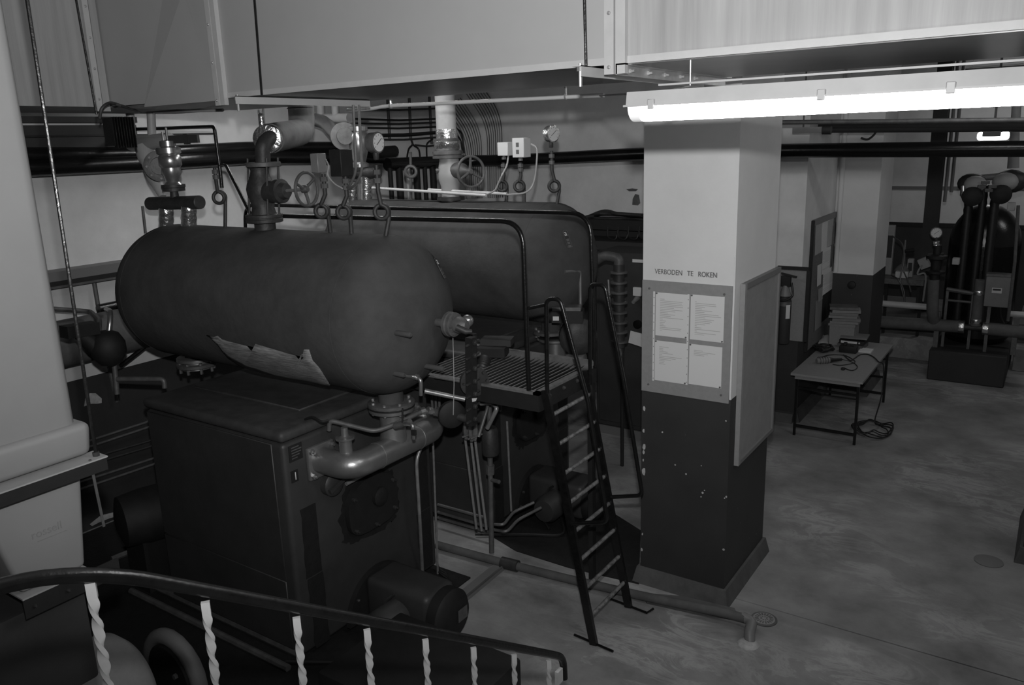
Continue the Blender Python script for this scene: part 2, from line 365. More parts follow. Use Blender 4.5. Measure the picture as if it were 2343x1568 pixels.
# bottom flange of the joint with its bolts
part('flange', MB().bx(XFL + 0.006, XFL + 0.012, YD0 - 0.03, YD1 + 0.2, ZD - 0.055, ZD - 0.008).bx(XFL + 0.006, XFL + 0.05, YD0 - 0.03, YD1 + 0.2, ZD - 0.014, ZD - 0.008), 'galvanised', du, 0)
for k in range(5):
    part('bolt', MB().lathe([(0.011, 0), (0.011, 0.008), (0.006, 0.009), (0.006, 0.022)], (XFL + 0.012, YD0 + 0.1 + 0.19 * k, ZD - 0.032), (1, 0, 0), 8), 'galvanised', du)

# hanger rods and the angle irons they carry
def rod(label, p0, p1, rr=0.007):
    return solo('hanger_rod', MB().cyl(p0, p1, rr, n=8), 'black_paint', label, 'hanger rod', 'threaded duct hangers')
rod('black hanger rod beside the first duct flange, left of the round valve', (-3.918, 3.250, 3.699), (-3.896, 3.250, 4.278))
rod('black hanger rod in front of the duct left of the bright lamp', (-1.786, 3.250, 3.706), (-1.792, 3.250, 4.023))
rod('black hanger rod along the corner branch of the duct', (-5.400, 3.095, 3.653), (-5.400, 3.071, 4.438))
def angle_iron(label, x, y0, y1, z, h):
    t = thing('support_angle', label, 'angle iron', (x, (y0 + y1) / 2, z), 'angle irons under the duct')
    part('upright_leg', MB().bx(x - 0.004, x, y0, y1, z - h, z), 'duct_trim', t, 0)
    part('flat_leg', MB().bx(x - 0.05, x, y0, y1, z - 0.004, z), 'duct_trim', t, 0)
    part('bolt', MB().cyl((x - 0.022, y0 + 0.03, z - 0.085), (x - 0.022, y0 + 0.03, z + 0.01), 0.008, n=8), 'galvanised', t)
    part('nut', MB().cyl((x - 0.022, y0 + 0.03, z - 0.022), (x - 0.022, y0 + 0.03, z - 0.004), 0.016, n=6), 'galvanised', t)
    return t
angle_iron('pale angle iron under the duct beside the left hanger rod', (-4.066, 3.381, 3.700)[0], 3.18, 4.30, 3.702, 0.045)
angle_iron('pale angle iron under the duct above the lamp end', (-1.770, 3.236, 3.700)[0], 3.18, 4.6, 3.702, 0.045)

# ------------------------------------------------------------ fluorescent battens
def batten(label, x0, x1, y, z, group='fluorescent battens', clips=(0.045, 0.42, 0.66, 0.9, 1.3), top=ZD - 0.01, sc=1.0):
    K = sc
    t = thing('fluorescent_lamp', label, 'lamp', ((x0 + x1) / 2, y, z), group)
    b = MB(); 
    b.prism([(x0, y - 0.052 * K, z + 0.05 * K), (x0, y + 0.052 * K, z + 0.05 * K), (x0, y + 0.044 * K, z + 0.092 * K), (x0, y - 0.044 * K, z + 0.092 * K)], (x1 - x0, 0, 0))
    part('housing', b, 'lamp_body', t, 0)
    part('rim', MB().bx(x0 - 0.008, x1 + 0.008, y - 0.058 * K, y + 0.058 * K, z + 0.046 * K, z + 0.052 * K), 'lamp_body', t, 0)
    def shell(xa, xb):
        pr = [(y + 0.052 * K * math.cos(a), z + 0.046 * K + 0.046 * K * math.sin(a)) for a in [-PI * k / 12 for k in range(13)]]
        vs = [(xa, a, c_) for a, c_ in pr] + [(xb, a, c_) for a, c_ in pr]
        return vs, [(k, k + 1, k + 14, k + 13) for k in range(12)] + [tuple(range(13)), tuple(range(25, 12, -1))]
    part('diffuser', MB().add(*shell(x0 + 0.05, x1 - 0.05)), 'tube_lit', t)
    for xa, xb in ((x0 + 0.008, x0 + 0.05), (x1 - 0.05, x1 - 0.008)):
        part('end_cover', MB().add(*shell(xa, xb)), 'lamp_cover_end', t)
    for u in clips:
        xc = x0 + u * (x1 - x0) / 1.4 if u >= 0 else u
        if xc < x1: part('clip', MB().rbx(xc - 0.014, xc + 0.014, y - 0.063 * K, y - 0.050 * K, z + 0.036 * K, z + 0.066 * K, 0.003, 1), 'light_grey', t)
    part('suspension_rail', MB().bx(x0 + 0.1, x1 + 0.5, y + 0.02, y + 0.04, z + 0.108 * K, z + 0.114 * K), 'lamp_body', t, 0)
    for xh in (x0 + 0.12, x1 - 0.06):
        part('hanger', MB().tube([(xh, y + 0.03, z + 0.09 * K), (xh, y + 0.30, z + 0.115 * K), (xh, y + 0.30, top)], 0.004, 6), 'galvanised', t)
    return t
batten('lit fluorescent batten in front of the pillar', (-1.481, 3.080, 3.524)[0], 0.04, 3.08, 3.457, sc=1.24, clips=((-1.370, 3.000, 3.525)[0], (-0.735, 3.000, 3.522)[0], (-0.339, 3.000, 3.520)[0]))
batten('unseen batten added to brighten the open floor, right of the stair', 0.45, 1.9, 6.4, 3.9, top=ZC)  # unseen fill lamp, added to lift the open floor
batten('unseen batten added to brighten the middle of the hall', -1.0, 0.45, 7.6, 4.3, top=ZC)  # added behind the duct to light the side wall and hall floor
batten('unseen batten added to brighten the far end of the room', 0.9, 2.35, 12.2, 3.9, top=ZC)  # added out of view as fill for the far end
batten('unseen batten added to brighten the hall near the far wall', -1.6, -0.15, 15.4, 4.2, top=ZC)  # another added, unseen fill lamp for the hall
batten('lit fluorescent batten above the farther grey drum', -5.0, -3.55, 5.25, 3.98, top=ZC)
batten('lit fluorescent batten above the rear end of the grey drums', -6.6, -5.15, 5.25, 3.98, top=ZC)

# ============================================================ boilers
BX, BY0, BY1, BXB, BZ = -3.92, 3.13, 4.56, -5.40, 1.59
def boiler(label):
    t = thing('boiler', label, 'boiler', ((BX + BXB) / 2, (BY0 + BY1) / 2, 0), 'steam boilers')
    part('casing', MB().rbx(BXB, BX, BY0, BY1, 0.06, BZ - 0.006, 0.035, 3), 'boiler_casing', t)
    part('plinth', MB().bx(BXB + 0.05, BX - 0.06, BY0 + 0.05, BY1 - 0.05, 0, 0.08), 'black_matt', t, 0)
    part('lid', MB().rbx(BXB - 0.015, BX + 0.012, BY0 - 0.012, BY1 + 0.012, BZ, BZ + 0.075, 0.03, 3), 'boiler_lid', t)
    part('lid_panel', MB().rbx(BXB + 0.1, BX - 0.22, BY0 + 0.35, BY1 - 0.3, BZ + 0.07, BZ + 0.088, 0.006, 1), 'boiler_lid', t)
    # side panels with a seam
    part('side_panel', MB().rbx(BXB + 0.02, BX - 0.10, BY0 - 0.006, BY0 + 0.01, 0.60, BZ - 0.02, 0.004, 1), 'boiler_casing', t)
    part('side_panel', MB().rbx(BXB + 0.02, BX - 0.10, BY0 - 0.006, BY0 + 0.01, 0.08, 0.593, 0.004, 1), 'boiler_casing', t)
    F = BX
    # scorched strips down both sides of the front
    for ya, yb, za, zb in ((BY0 + 0.09, BY0 + 0.22, 0.60, 1.10), (BY0 + 0.10, BY0 + 0.23, 0.06, 0.59), (BY1 - 0.21, BY1 - 0.06, 0.60, 1.10), (BY1 - 0.21, BY1 - 0.06, 0.10, 0.59)):
        n = 9; o = []
        for k in range(n + 1): o.append((F + 0.001, ya + random.uniform(-.012, .008), za + (zb - za) * k / n))
        for k in range(n + 1): o.append((F + 0.001, yb + random.uniform(-.004, .004), zb - (zb - za) * k / n))
        part('soot_strip', MB().prism(o, (0.003, 0, 0)), 'soot_and_floor_dark', t, 0)
    # fire door: rounded D plate, scorched all round
    def dshape(cy, cz, wy, hz, jit=0.0, n=26, x=F + 0.001):
        o = []
        for k in range(n):
            a = 2 * PI * k / n; cs, sn = math.cos(a), math.sin(a)
            e = 0.55 if (cs < 0 and sn < 0) or (cs > 0 and sn < 0) else 0.85
            o.append((x, cy + wy * math.copysign(abs(cs) ** e, cs) * (1 + random.uniform(-jit, jit)), cz + hz * math.copysign(abs(sn) ** e, sn) * (1 + random.uniform(-jit, jit))))
        return o
    dc, dz_ = 3.85, 0.91
    part('scorch_mark', MB().prism(dshape(dc, dz_ - 0.02, 0.30, 0.25, 0.09, 60), (0.003, 0, 0)), 'soot_and_floor_dark', t, 0)
    fd = part('fire_door', MB().prism(dshape(dc, dz_, 0.25, 0.20), (0.045, 0, 0)), 'black_matt', t, 30)
    part('door_boss', MB().lathe([(0.07, 0), (0.07, 0.03), (0.05, 0.045), (0.02, 0.05)], (F + 0.045, dc + 0.05, dz_ + 0.03), (1, 0, 0), 18), 'soot_and_floor_dark', fd)
    for (yy, zz) in ((-.20, .10), (-.20, -.14), (.0, -.17), (.2, .1), (.2, -.12)):
        part('door_bolt', MB().lathe([(0.016, 0), (0.016, 0.02), (0.008, 0.022), (0.008, 0.04)], (F + 0.045, dc + yy, dz_ + zz), (1, 0, 0), 6), 'dark_iron', fd)
    # inspection cap
    cp = part('inspection_cap', MB().lathe([(0.085, 0), (0.085, 0.05), (0.07, 0.065), (0.03, 0.07)], (F, 3.49, 1.19), (1, 0, 0), 22), 'boiler_casing', t)
    part('cap_bar', MB().obx((F + 0.075, 3.49, 1.19), (1, 0, 0), (0, 1, .35), (0, -.35, 1), 0.025, 0.15, 0.03), 'boiler_casing', cp, 0)
    # burner: half round mounting plate, housing, round end cover, fan
    pl = [(F + 0.001, 3.86 + 0.335 * math.cos(a), 0.06 + 0.34 * math.sin(a)) for a in [PI * k / 16 for k in range(17)]]
    part('burner_plate', MB().prism(pl, (0.04, 0, 0)), 'black_matt', t, 30)
    for a in (0.25, 0.9, 1.9, 2.5, 2.95):
        part('plate_bolt', MB().lathe([(0.014, 0), (0.014, 0.014), (0.007, 0.02)], (F + 0.04, 3.86 + 0.30 * math.cos(a), 0.06 + 0.30 * math.sin(a)), (1, 0, 0), 6), 'dark_iron', t)
    bu = part('burner_housing', MB().rbx(F + 0.03, F + 0.62, 3.70, 4.02, 0.05, 0.385, 0.05, 3), 'boiler_casing', t)
    part('burner_cover', MB().lathe([(0.15, 0), (0.19, 0.02), (0.19, 0.10), (0.16, 0.13), (0.05, 0.14)], (F + 0.60, 3.86, 0.205), (1, 0, 0), 28), 'black_matt', bu)
    part('cover_plate', MB().bx(F + 0.742, F + 0.746, 3.88, 3.98, 0.15, 0.24), 'dull_pipe', bu, 0)
    part('burner_motor', MB().lathe([(0.10, 0), (0.125, 0.02), (0.125, 0.2), (0.10, 0.24), (0.03, 0.25)], (F + 0.36, 3.70, 0.19), (0, -1, 0), 24), 'boiler_casing', bu)
    part('fuel_hose', MB().tube(spline([(F + 0.32, 3.72, 0.33), (F + 0.30, 3.62, 0.30), (F + 0.28, 3.55, 0.12), (F + 0.42, 3.46, 0.03)]), 0.012, 6).tube(spline([(F + 0.42, 3.66, 0.06), (F + 0.55, 3.45, 0.02), (F + 0.30, 3.30, 0.02), (F - 0.1, 3.05, 0.03)]), 0.014, 6), 'black_rubber', bu)
    return t
b1 = boiler('dark steel boiler numbered 1 under the nearer grey drum')
part('data_plate', MB().bx(BX, BX + 0.004, 3.175, 3.285, 1.445, 1.555), 'black_matt', b1, 0)
for k in range(5):
    part('data_line', MB().bx(BX + 0.004, BX + 0.0046, 3.195, 3.19 + random.uniform(.05, .09), 1.462 + k * 0.018, 1.469 + k * 0.018), 'dull_pipe', b1, 0)
np_ = part('number_plate', MB().bx(BX, BX + 0.004, 3.175, 3.232, 1.305, 1.385), 'black_matt', b1, 0)
text_part('number', '1', 0.075, (BX + 0.0055, 3.19, 1.32), (0, 1, 0), (0, 0, 1), 'paper', np_)
DB = V((0.02, 2.13, 0))                                       # the second set stands this much further back
b2 = boiler('dark steel boiler behind the platform, under the farther grey drum'); b2.location = V(b2.location) + DB

# ============================================================ steam drums
def drum(label, X0, X1, y, z, R, dd, xn):
    t = thing('steam_drum', label, 'steam drum', ((X0 + X1) / 2, y, z - R), 'steam drums')
    prof = [(R * math.cos(a), -dd * math.sin(a)) for a in [PI / 2 * (1 - k / 10) for k in range(11)]]
    L = X1 - X0
    prof += [(R, L * k / 12) for k in range(1, 12)]
    prof += [(R * math.cos(a), L + dd * math.sin(a)) for a in [PI / 2 * k / 10 for k in range(11)]]
    part('shell', MB().lathe(prof, (X0, y, z), (1, 0, 0), 64), 'tank_paint', t, 60)
    for xx in (X0, X1):
        part('seam', MB().ring((xx, y, z), (1, 0, 0), R - 0.0015, 0.003, 64, 6), 'tank_paint', t)
    # nozzles underneath with flanges
    for xx in (X1 - 0.03, xn):
        part('nozzle', MB().cyl((xx, y, z - R + 0.05), (xx, y, z - R - 0.075), 0.085, n=24), 'tank_paint', t)
        fl = part('flange', MB().lathe([(0.155, 0), (0.16, 0.004), (0.16, 0.026), (0.155, 0.03)], (xx, y, z - R - 0.105), (0, 0, 1), 32), 'mid_iron', t)
        for k in range(8):
            a = 2 * PI * (k + .5) / 8
            part('flange_bolt', MB().cyl((xx + 0.132 * math.cos(a), y + 0.132 * math.sin(a), z - R - 0.15), (xx + 0.132 * math.cos(a), y + 0.132 * math.sin(a), z - R - 0.06), 0.013, n=6), 'brass', fl)
    return t
d1 = drum('nearer grey steam drum with torn pale wrapping low on its side', -5.855, -3.61, 3.85, 2.311, 0.525, 0.354, (-5.780, 3.850, 1.661)[0])
d2 = drum('farther grey steam drum behind the black handrails', -5.86, -3.65, 6.0, 2.35, 0.525, 0.354, -5.2)
xn_ = (-5.780, 3.850, 1.661)[0]
solo('rear_riser', MB().lathe([(0.13, 0), (0.10, 0.06), (0.155, 0.068), (0.155, 0.09), (0.15, 0.094)], (xn_, 3.85, BZ + 0.076), (0, 0, 1), 28), 'silver_paint', 'short silver cone under the rear flange of the nearer drum', 'pipe')
# three blanked stubs on the end of the nearer drum
for p, q in (((-3.304, 3.587, 2.278), 0.11), ((-3.329, 3.871, 1.992), 0.14), ((-3.369, 3.621, 2.001), 0.07)):
    part('blank_stub', MB().lathe([(0.017, -0.03), (0.017, q), (0.012, q + 0.006)], p, (1, 0, 0), 14), 'tank_paint', d1)
# torn fibre wrapping on the shell
def wrap(parent):
    top = [(-4.861, 3.346, 2.151), (-4.781, 3.347, 2.147), (-4.730, 3.343, 2.160), (-4.697, 3.350, 2.137), (-4.565, 3.356, 2.123), (-4.343, 3.363, 2.105), (-4.349, 3.348, 2.143), (-4.205, 3.353, 2.129), (-4.044, 3.359, 2.115), (-3.905, 3.364, 2.102), (-3.905, 3.353, 2.130), (-3.877, 3.350, 2.137), (-3.867, 3.341, 2.166), (-3.822, 3.340, 2.169), (-3.830, 3.368, 2.093), (-3.807, 3.396, 2.040), (-3.859, 3.509, 1.907)]
    bot = [(-4.855, 3.348, 2.145), (-4.807, 3.364, 2.103), (-4.789, 3.376, 2.077), (-4.789, 3.404, 2.026), (-4.794, 3.445, 1.971), (-4.759, 3.496, 1.918), (-4.749, 3.540, 1.882), (-4.694, 3.553, 1.873), (-4.624, 3.589, 1.851), (-4.570, 3.638, 1.823), (-4.451, 3.635, 1.817), (-4.368, 3.634, 1.816), (-4.305, 3.634, 1.816), (-4.236, 3.636, 1.819), (-4.175, 3.637, 1.821), (-4.100, 3.640, 1.825), (-3.900, 3.559, 1.869)]
    cy, cz, R = 3.85, 2.311, 0.531
    vs = []; fs = []; n = 5
    for a, b in zip(top, bot):
        aa = math.atan2(a[2] - cz, a[1] - cy); ab = math.atan2(b[2] - cz, b[1] - cy)
        if aa > 0: aa -= 2 * PI
        if ab > 0: ab -= 2 * PI
        for k in range(n + 1):
            t = k / n; an = aa + (ab - aa) * t; x = a[0] + (b[0] - a[0]) * t; rr = R + 0.004 * math.sin(k * 2.3 + x * 9)
            vs.append((x, cy + rr * math.cos(an), cz + rr * math.sin(an)))
    for i in range(len(top) - 1):
        for k in range(n): fs.append((i * (n + 1) + k, i * (n + 1) + k + 1, (i + 1) * (n + 1) + k + 1, (i + 1) * (n + 1) + k))
    return part('torn_wrapping', MB().add(vs, fs), 'wrap', parent, 60)
wr = wrap(d1); sm = wr.modifiers.new('thickness', 'SOLIDIFY'); sm.thickness = 0.006
# maker's stickers on the drum ends
def sticker(parent, p, ctr, up):
    p = V(p); c_ = V(ctr); n = V(((p.x - c_.x) / 0.354 ** 2, (p.y - c_.y) / 0.525 ** 2, (p.z - c_.z) / 0.525 ** 2)).normalized()
    up = V(up); up = (up - n * up.dot(n)).normalized(); rt = up.cross(n)
    def q(a, b, h): return p + rt * a + up * b + n * h
    o = [(-.026, -.075), (.026, -.075), (.026, .055)] + [(.026 * math.cos(a), .055 + .022 * math.sin(a)) for a in [PI * k / 6 for k in range(1, 6)]] + [(-.026, .055)]
    s_ = part('maker_sticker', MB().prism([q(a, b, .004) for a, b in o], n * 0.002), 'dull_pipe', parent, 0)
    o2 = [(a * .86, b * .95) for a, b in o]
    part('sticker_field', MB().prism([q(a, b, .006) for a, b in o2], n * 0.0008), 'dado', s_, 0)
    text_part('sticker_letter', 'a', 0.07, q(-0.018, 0.028, .0075), rt, up, 'paper', s_)
    for k in range(3):
        b = 0.0 - k * 0.027
        part('sticker_mark', MB().prism([q(-.015, b - .02, .0068), q(.015, b - .02, .0068), q(.015, b, .0068), q(-.015, b, .0068)], n * 0.0006), 'dull_pipe', s_, 0)
sticker(d1, (-3.374, 4.117, 2.596), (-3.61, 3.85, 2.311), (-.25, 0, 1))
sticker(d2, (-3.373, 5.785, 2.597), (-3.65, 6.0, 2.35), (-.25, 0, 1))

# ------------------------------------------------------------ U manifold joining boiler outlets and drum
def manifold(label, off):
    o = V(off)
    t = thing('steam_manifold', label, 'pipe', V((-3.7, 3.85, 1.3)) + o, 'silver manifolds')
    z = 1.385; R = 0.088
    path = fillet([V((BX + 0.02, 3.42, z)), V((-3.62, 3.42, z)), V((-3.62, 4.30, z)), V((BX + 0.02, 4.30, z))], 0.24, 9)
    part('u_pipe', MB().tube([p + o for p in path], R, 24), 'silver_paint', t)
    part('weld_seam', MB().ring(V((-3.62, 3.66, z)) + o, (0, 1, 0), R, 0.004, 28, 6).ring(V((-3.62, 4.06, z)) + o, (0, 1, 0), R, 0.004, 28, 6), 'silver_paint', t)
    for yy in (3.42, 4.30):
        fl = part('square_flange', MB().rbx(BX + o.x, BX + 0.03 + o.x, yy - 0.115 + o.y, yy + 0.115 + o.y, z - 0.115, z + 0.115, 0.012, 2), 'silver_paint', t)
        for sy in (-1, 1):
            for sz in (-1, 1):
                part('flange_nut', MB().lathe([(0.02, 0), (0.02, 0.018), (0.01, 0.02), (0.01, 0.035)], V((BX + 0.03, yy + sy * 0.085, z + sz * 0.085)) + o, (1, 0, 0), 6), 'silver_paint', fl)
    part('riser', MB().lathe([(0.10, 0), (0.088, 0.08), (0.085, 0.15), (0.085, 0.272)], V((-3.64, 3.85, z + 0.02)) + o, (0, 0, 1), 28), 'silver_paint', t)
    ff = part('riser_flange', MB().lathe([(0.15, 0), (0.155, 0.004), (0.155, 0.024), (0.15, 0.028)], V((-3.64, 3.85, z + 0.262)) + o, (0, 0, 1), 32), 'silver_paint', t)
    part('gasket', MB().lathe([(0.16, 0), (0.16, 0.012)], V((-3.64, 3.85, z + 0.291)) + o, (0, 0, 1), 32), 'black_rubber', t)
    # small flanged stub with a blow-off line
    st = part('stub', MB().lathe([(0.045, 0), (0.042, 0.1), (0.042, 0.12), (0.062, 0.122), (0.062, 0.136), (0.04, 0.138), (0.025, 0.145), (0.022, 0.2)], V((-3.70, 3.46, z + 0.05)) + o, (0, 0, 1), 20), 'silver_paint', t)
    return t
m1 = manifold('silver U shaped manifold on the front of boiler number 1', (0, 0, 0))
m2 = manifold('silver manifold on the boiler behind the platform', DB + V((0, 0, 0.02)))

# ============================================================ platform between the boilers
ZP = 1.775; XP1, XP0, YP0, YP1 = -2.74, -3.86, 4.30, 5.10
pf = thing('steel_platform', 'steel grating platform at the head of the black ladder', 'platform', ((XP0 + XP1) / 2, (YP0 + YP1) / 2, ZP - 0.1))
fr = MB()
fr.bx(XP0, XP1, YP0, YP0 + 0.045, ZP - 0.085, ZP).bx(XP0, XP1, YP1 - 0.045, YP1, ZP - 0.085, ZP + 0.03).bx(XP1 - 0.045, XP1, YP0, YP1, ZP - 0.085, ZP)
part('edge_frame', fr, 'tread_steel', pf, 0)
part('frame_web', MB().bx(XP0, XP1 + 0.002, YP0 - 0.004, YP0, ZP - 0.13, ZP - 0.018).bx(XP1 + 0.001, XP1 + 0.006, YP0, YP1, ZP - 0.13, ZP - 0.018), 'black_matt', pf, 0)
nb = 25
for k in range(nb):
    x = XP0 + 0.03 + (XP1 - 0.05 - XP0 - 0.03) * k / (nb - 1)
    me = None
    if k == 0:
        g0 = part('grating_bar', MB().prism([(0, YP0 + 0.045, ZP - 0.022), (0.004, YP0 + 0.045, ZP - 0.026), (0.027, YP0 + 0.045, ZP - 0.004), (0.023, YP0 + 0.045, ZP)], (0, YP1 - YP0 - 0.09, 0)), 'tread_steel', pf, 0); g0.location.x = x
    else:
        g = g0.copy(); COL.objects.link(g); g.location.x = x
part('underpan', MB().bx(XP0, XP1 - 0.05, YP0 + 0.03, YP1 - 0.03, ZP - 0.05, ZP - 0.045), 'black_matt', pf, 0)
part('support_bracket', MB().bx(XP1 - 0.05, XP1 - 0.01, YP1 - 0.05, YP1, 0.0, ZP - 0.08), 'black_matt', pf, 0)
for k in range(4):
    part('frame_bolt', MB().lathe([(0.016, 0), (0.016, 0.01), (0.008, 0.02)], (XP1 + 0.006, YP0 + 0.12 + k * 0.19, ZP - 0.045), (1, 0, 0), 6), 'dark_iron', pf)
def handrail(label, y, pts):
    return solo('handrail', MB().tube(fillet(pts, 0.17, 8), 0.0165, 12), 'black_paint', label, 'handrail', 'black platform handrails')
handrail('black bent handrail on the near side of the platform', 4.29, [(-2.829, 4.320, 1.779), (-2.841, 4.320, 2.899), (-5.287, 4.320, 2.875), (-5.324, 4.320, 2.642)])
handrail('black bent handrail on the far side of the platform, against the drum', 5.08, [(-2.736, 5.080, 1.754), (-2.767, 5.080, 2.885), (-6.531, 5.080, 2.883), (-6.569, 5.080, 2.580)])

# ------------------------------------------------------------ ladder
ld = thing('ladder', 'black steel ladder leaning against the platform edge', 'ladder', (-2.36, 4.6, 0))
YL0, YL1 = 4.335, 4.875
def lx(z): return -2.355 - 0.197 * z
for yy in (YL0, YL1):
    part('stile', MB().obx(((lx(0.02) + lx(ZP + 0.02)) / 2, yy, (ZP + 0.02) / 2), (0.197, 0, -1), (0, 1, 0), (1, 0, 0.197), 1.82, 0.028, 0.055), 'black_paint', ld, 0)
    part('foot_bar', MB().tube([(lx(0) - 0.17, yy + 0.02, 0.012), (lx(0) + 0.15, yy - 0.01, 0.012)] + ([(lx(0) + 0.18, yy + 0.04, 0.03)] if yy == YL1 else []), 0.009, 8), 'black_paint', ld)
for k in range(8):
    z = 0.2 + 0.2025 * k
    part('rung', MB().cyl((lx(z), YL0, z), (lx(z), YL1, z), 0.0145, n=10), 'rung_steel', ld)
# grab rails that rise past the platform and come down again outside the ladder
part('grab_rail', MB().tube(fillet([(-2.692, 4.330, 1.769), (-2.683, 4.330, 2.410), (-2.579, 4.330, 2.418), (-2.387, 4.330, 1.769), (-2.248, 4.330, 0.959), (-2.519, 4.330, 0.880)], 0.045, 6), 0.0145, 10), 'black_paint', ld)
part('grab_rail', MB().tube(fillet([(-2.671, 4.880, 1.689), (-2.665, 4.880, 2.418), (-2.550, 4.880, 2.421), (-2.412, 4.880, 1.790), (-2.256, 4.880, 0.926), (-2.512, 4.880, 0.853)], 0.045, 6), 0.0145, 10), 'black_paint', ld)
part('brace', MB().cyl((-2.815, 4.320, 2.337), (-2.684, 4.330, 2.373), 0.012, n=8), 'black_paint', ld)

# ============================================================ stair with its railing (bottom left)
XS0 = -1.6
def rz(y): return 2.555 - 0.714 * (y - 0.745)
sr = thing('stair_railing', 'black stair handrail on pale twisted balusters', 'railing', (XS0, 1.6, 0.3))
ys = [0.752, 1.005, 1.265, 1.518, 1.775, 2.03, 2.285, 2.54]
yE = 2.63
rail = [(XS0, -0.9, 2.615), (XS0, 0.60, 2.615)] + [(XS0, y, rz(y) + 0.014) for y in (0.80, 1.4, 2.0, 2.55)] + [(XS0, yE + 0.03, rz(yE) - 0.01), (XS0, yE + 0.035, rz(yE) - 0.12)]
rp = fillet(rail, 0.12, 6)
part('handrail', MB().tube(rp, 0.0165, 14), 'black_paint', sr)
part('tape_mark', MB().bx(XS0 - 0.008, XS0 + 0.008, yE - 0.03, yE + 0.012, rz(yE) - 0.115, rz(yE) - 0.05), 'pale_bar', sr, 0)
def twist_bar(L, w_=0.0200, t=0.0105):
    m = MB(); n = int(L / 0.006); vs = []; fs = []
    for i in range(n + 1):
        h = L * i / n; a = max(0, h - 0.035) / 0.075 * PI + 0.9
        ca, sa = math.cos(a), math.sin(a)
        for (p, q) in ((-w_ / 2, -t / 2), (w_ / 2, -t / 2), (w_ / 2, t / 2), (-w_ / 2, t / 2)):
            vs.append((p * ca - q * sa, p * sa + q * ca, -h))
    for i in range(n):
        for k in range(4): fs.append((i * 4 + k, i * 4 + (k + 1) % 4, (i + 1) * 4 + (k + 1) % 4, (i + 1) * 4 + k))
    fs += [(3, 2, 1, 0), tuple(n * 4 + k for k in range(4))]
    return m.add(vs, fs)
tb = None
for y in ys:
    L = 0.86
    if tb is None: tb = part('baluster', twist_bar(L), 'pale_bar', sr, 50); o = tb
    else: o = tb.copy(); COL.objects.link(o)
    o.location = (XS0, y, rz(y) - 0.018)
stp = MB(); k = 0
for k in range(9):
    y0 = 0.55 + 0.255 * k; z = 1.66 - 0.184 * (k + 1) + 0.0
    if z > 0.05: stp.bx(XS0 - 0.03, -0.35, y0, y0 + 0.27, max(0, z - 0.16), z)
stp.bx(XS0 - 0.03, 1.2, -1.9, 0.55, 1.5, 1.66)
struct('trim_3', stp, 'concrete')

# ============================================================ fittings on the drums
UR = V((0.825, 0.565, 0)); UZ = V((0, 0, 1)); UN = V((0.565, -0.825, 0))   # across the view, up, towards the viewer
def pigtail(label, base, c, R, r, top, extra=None, group='siphon pigtails'):
    base, c, top = V(base), V(c), V(top)
    t = thing('pigtail_siphon', label, 'pipe loop', base, group)
    p = [base + V((0, 0, -0.03)), c + UR * R - UZ * R * 1.0]
    for k in range(0, 27):
        a = 2 * PI * k / 21
        p.append(c + UR * R * math.cos(a) + UZ * R * math.sin(a) + UN * (0.0016 * k - 0.02))
    p += [top - UZ * (top.z - c.z) * 0.55, top]
    part('loop', MB().tube(p, r, 10), 'dark_iron', t)
    h = top.z - c.z
    for u in (0.62, 0.8):
        part('fitting', MB().cyl(top - UZ * h * (1 - u), top - UZ * h * (1 - u) + UZ * 0.03, r * 1.7, n=8), 'mid_iron', t)
    return t
def gauge(label, c, R, n, stem, group='round pressure gauges', dark=True):
    c, n = V(c), V(n).normalized(); t = thing('pressure_gauge', label, 'gauge', V(stem), group)
    part('case', MB().lathe([(R * .55, -0.055), (R * .96, -0.05), (R, -0.04), (R, 0.0), (R * 1.06, 0.004), (R * 1.06, 0.012), (R * .95, 0.014)], c, n, 32), 'mid_iron' if dark else 'foil', t)
    f_ = part('dial', MB().lathe([(R * .9, 0.0135), (R * .9, 0.0155)], c, n, 32), 'paper', t)
    u = n.cross(UZ).normalized(); up = UZ
    part('needle', MB().obx(c + n * 0.018 + (up * .3 - u * .1) * R * .3, up * .6 - u * .8, n, up * .8 + u * .6, R * 1.1, 0.002, 0.004), 'ink', f_, 0)
    for k in range(9):
        a = -2.2 + 4.4 * k / 8; q = c + n * 0.0165 + (u * math.sin(a) + up * math.cos(a)) * R * .74
        part('dial_mark', MB().obx(q, u * math.sin(a) + up * math.cos(a), n, u * math.cos(a) - up * math.sin(a), R * .16, 0.001, 0.003), 'ink', f_, 0)
    part('stem', MB().cyl(c - n * 0.02 - UZ * R * .98, V(stem), 0.009, n=8), 'brass', t)
    part('cock', MB().lathe([(0.014, 0), (0.018, 0.005), (0.018, 0.05), (0.013, 0.055)], V(stem), (0, 0, 1), 10), 'dark_iron', t)
    return t
def handwheel(parent, c, n, R, r, m='mid_iron', spokes=3, ph=0.4):
    c, n = V(c), V(n).normalized(); u = n.cross(UZ).normalized(); w_ = u.cross(n)
    hw = part('handwheel', MB().ring(c, n, R, r, 30, 8), m, parent)
    for k in range(spokes):
        a = ph + 2 * PI * k / spokes; e = u * math.cos(a) + w_ * math.sin(a)
        part('spoke', MB().tube([c - n * 0.02, c + e * R * .5 - n * 0.008, c + e * R], [r * 1.25, r, r * .9], 8), m, hw)
    part('hub', MB().lathe([(r * 2.4, -0.035), (r * 2.6, -0.01), (r * 1.6, 0.01)], c, n, 14), m, hw)
    return hw
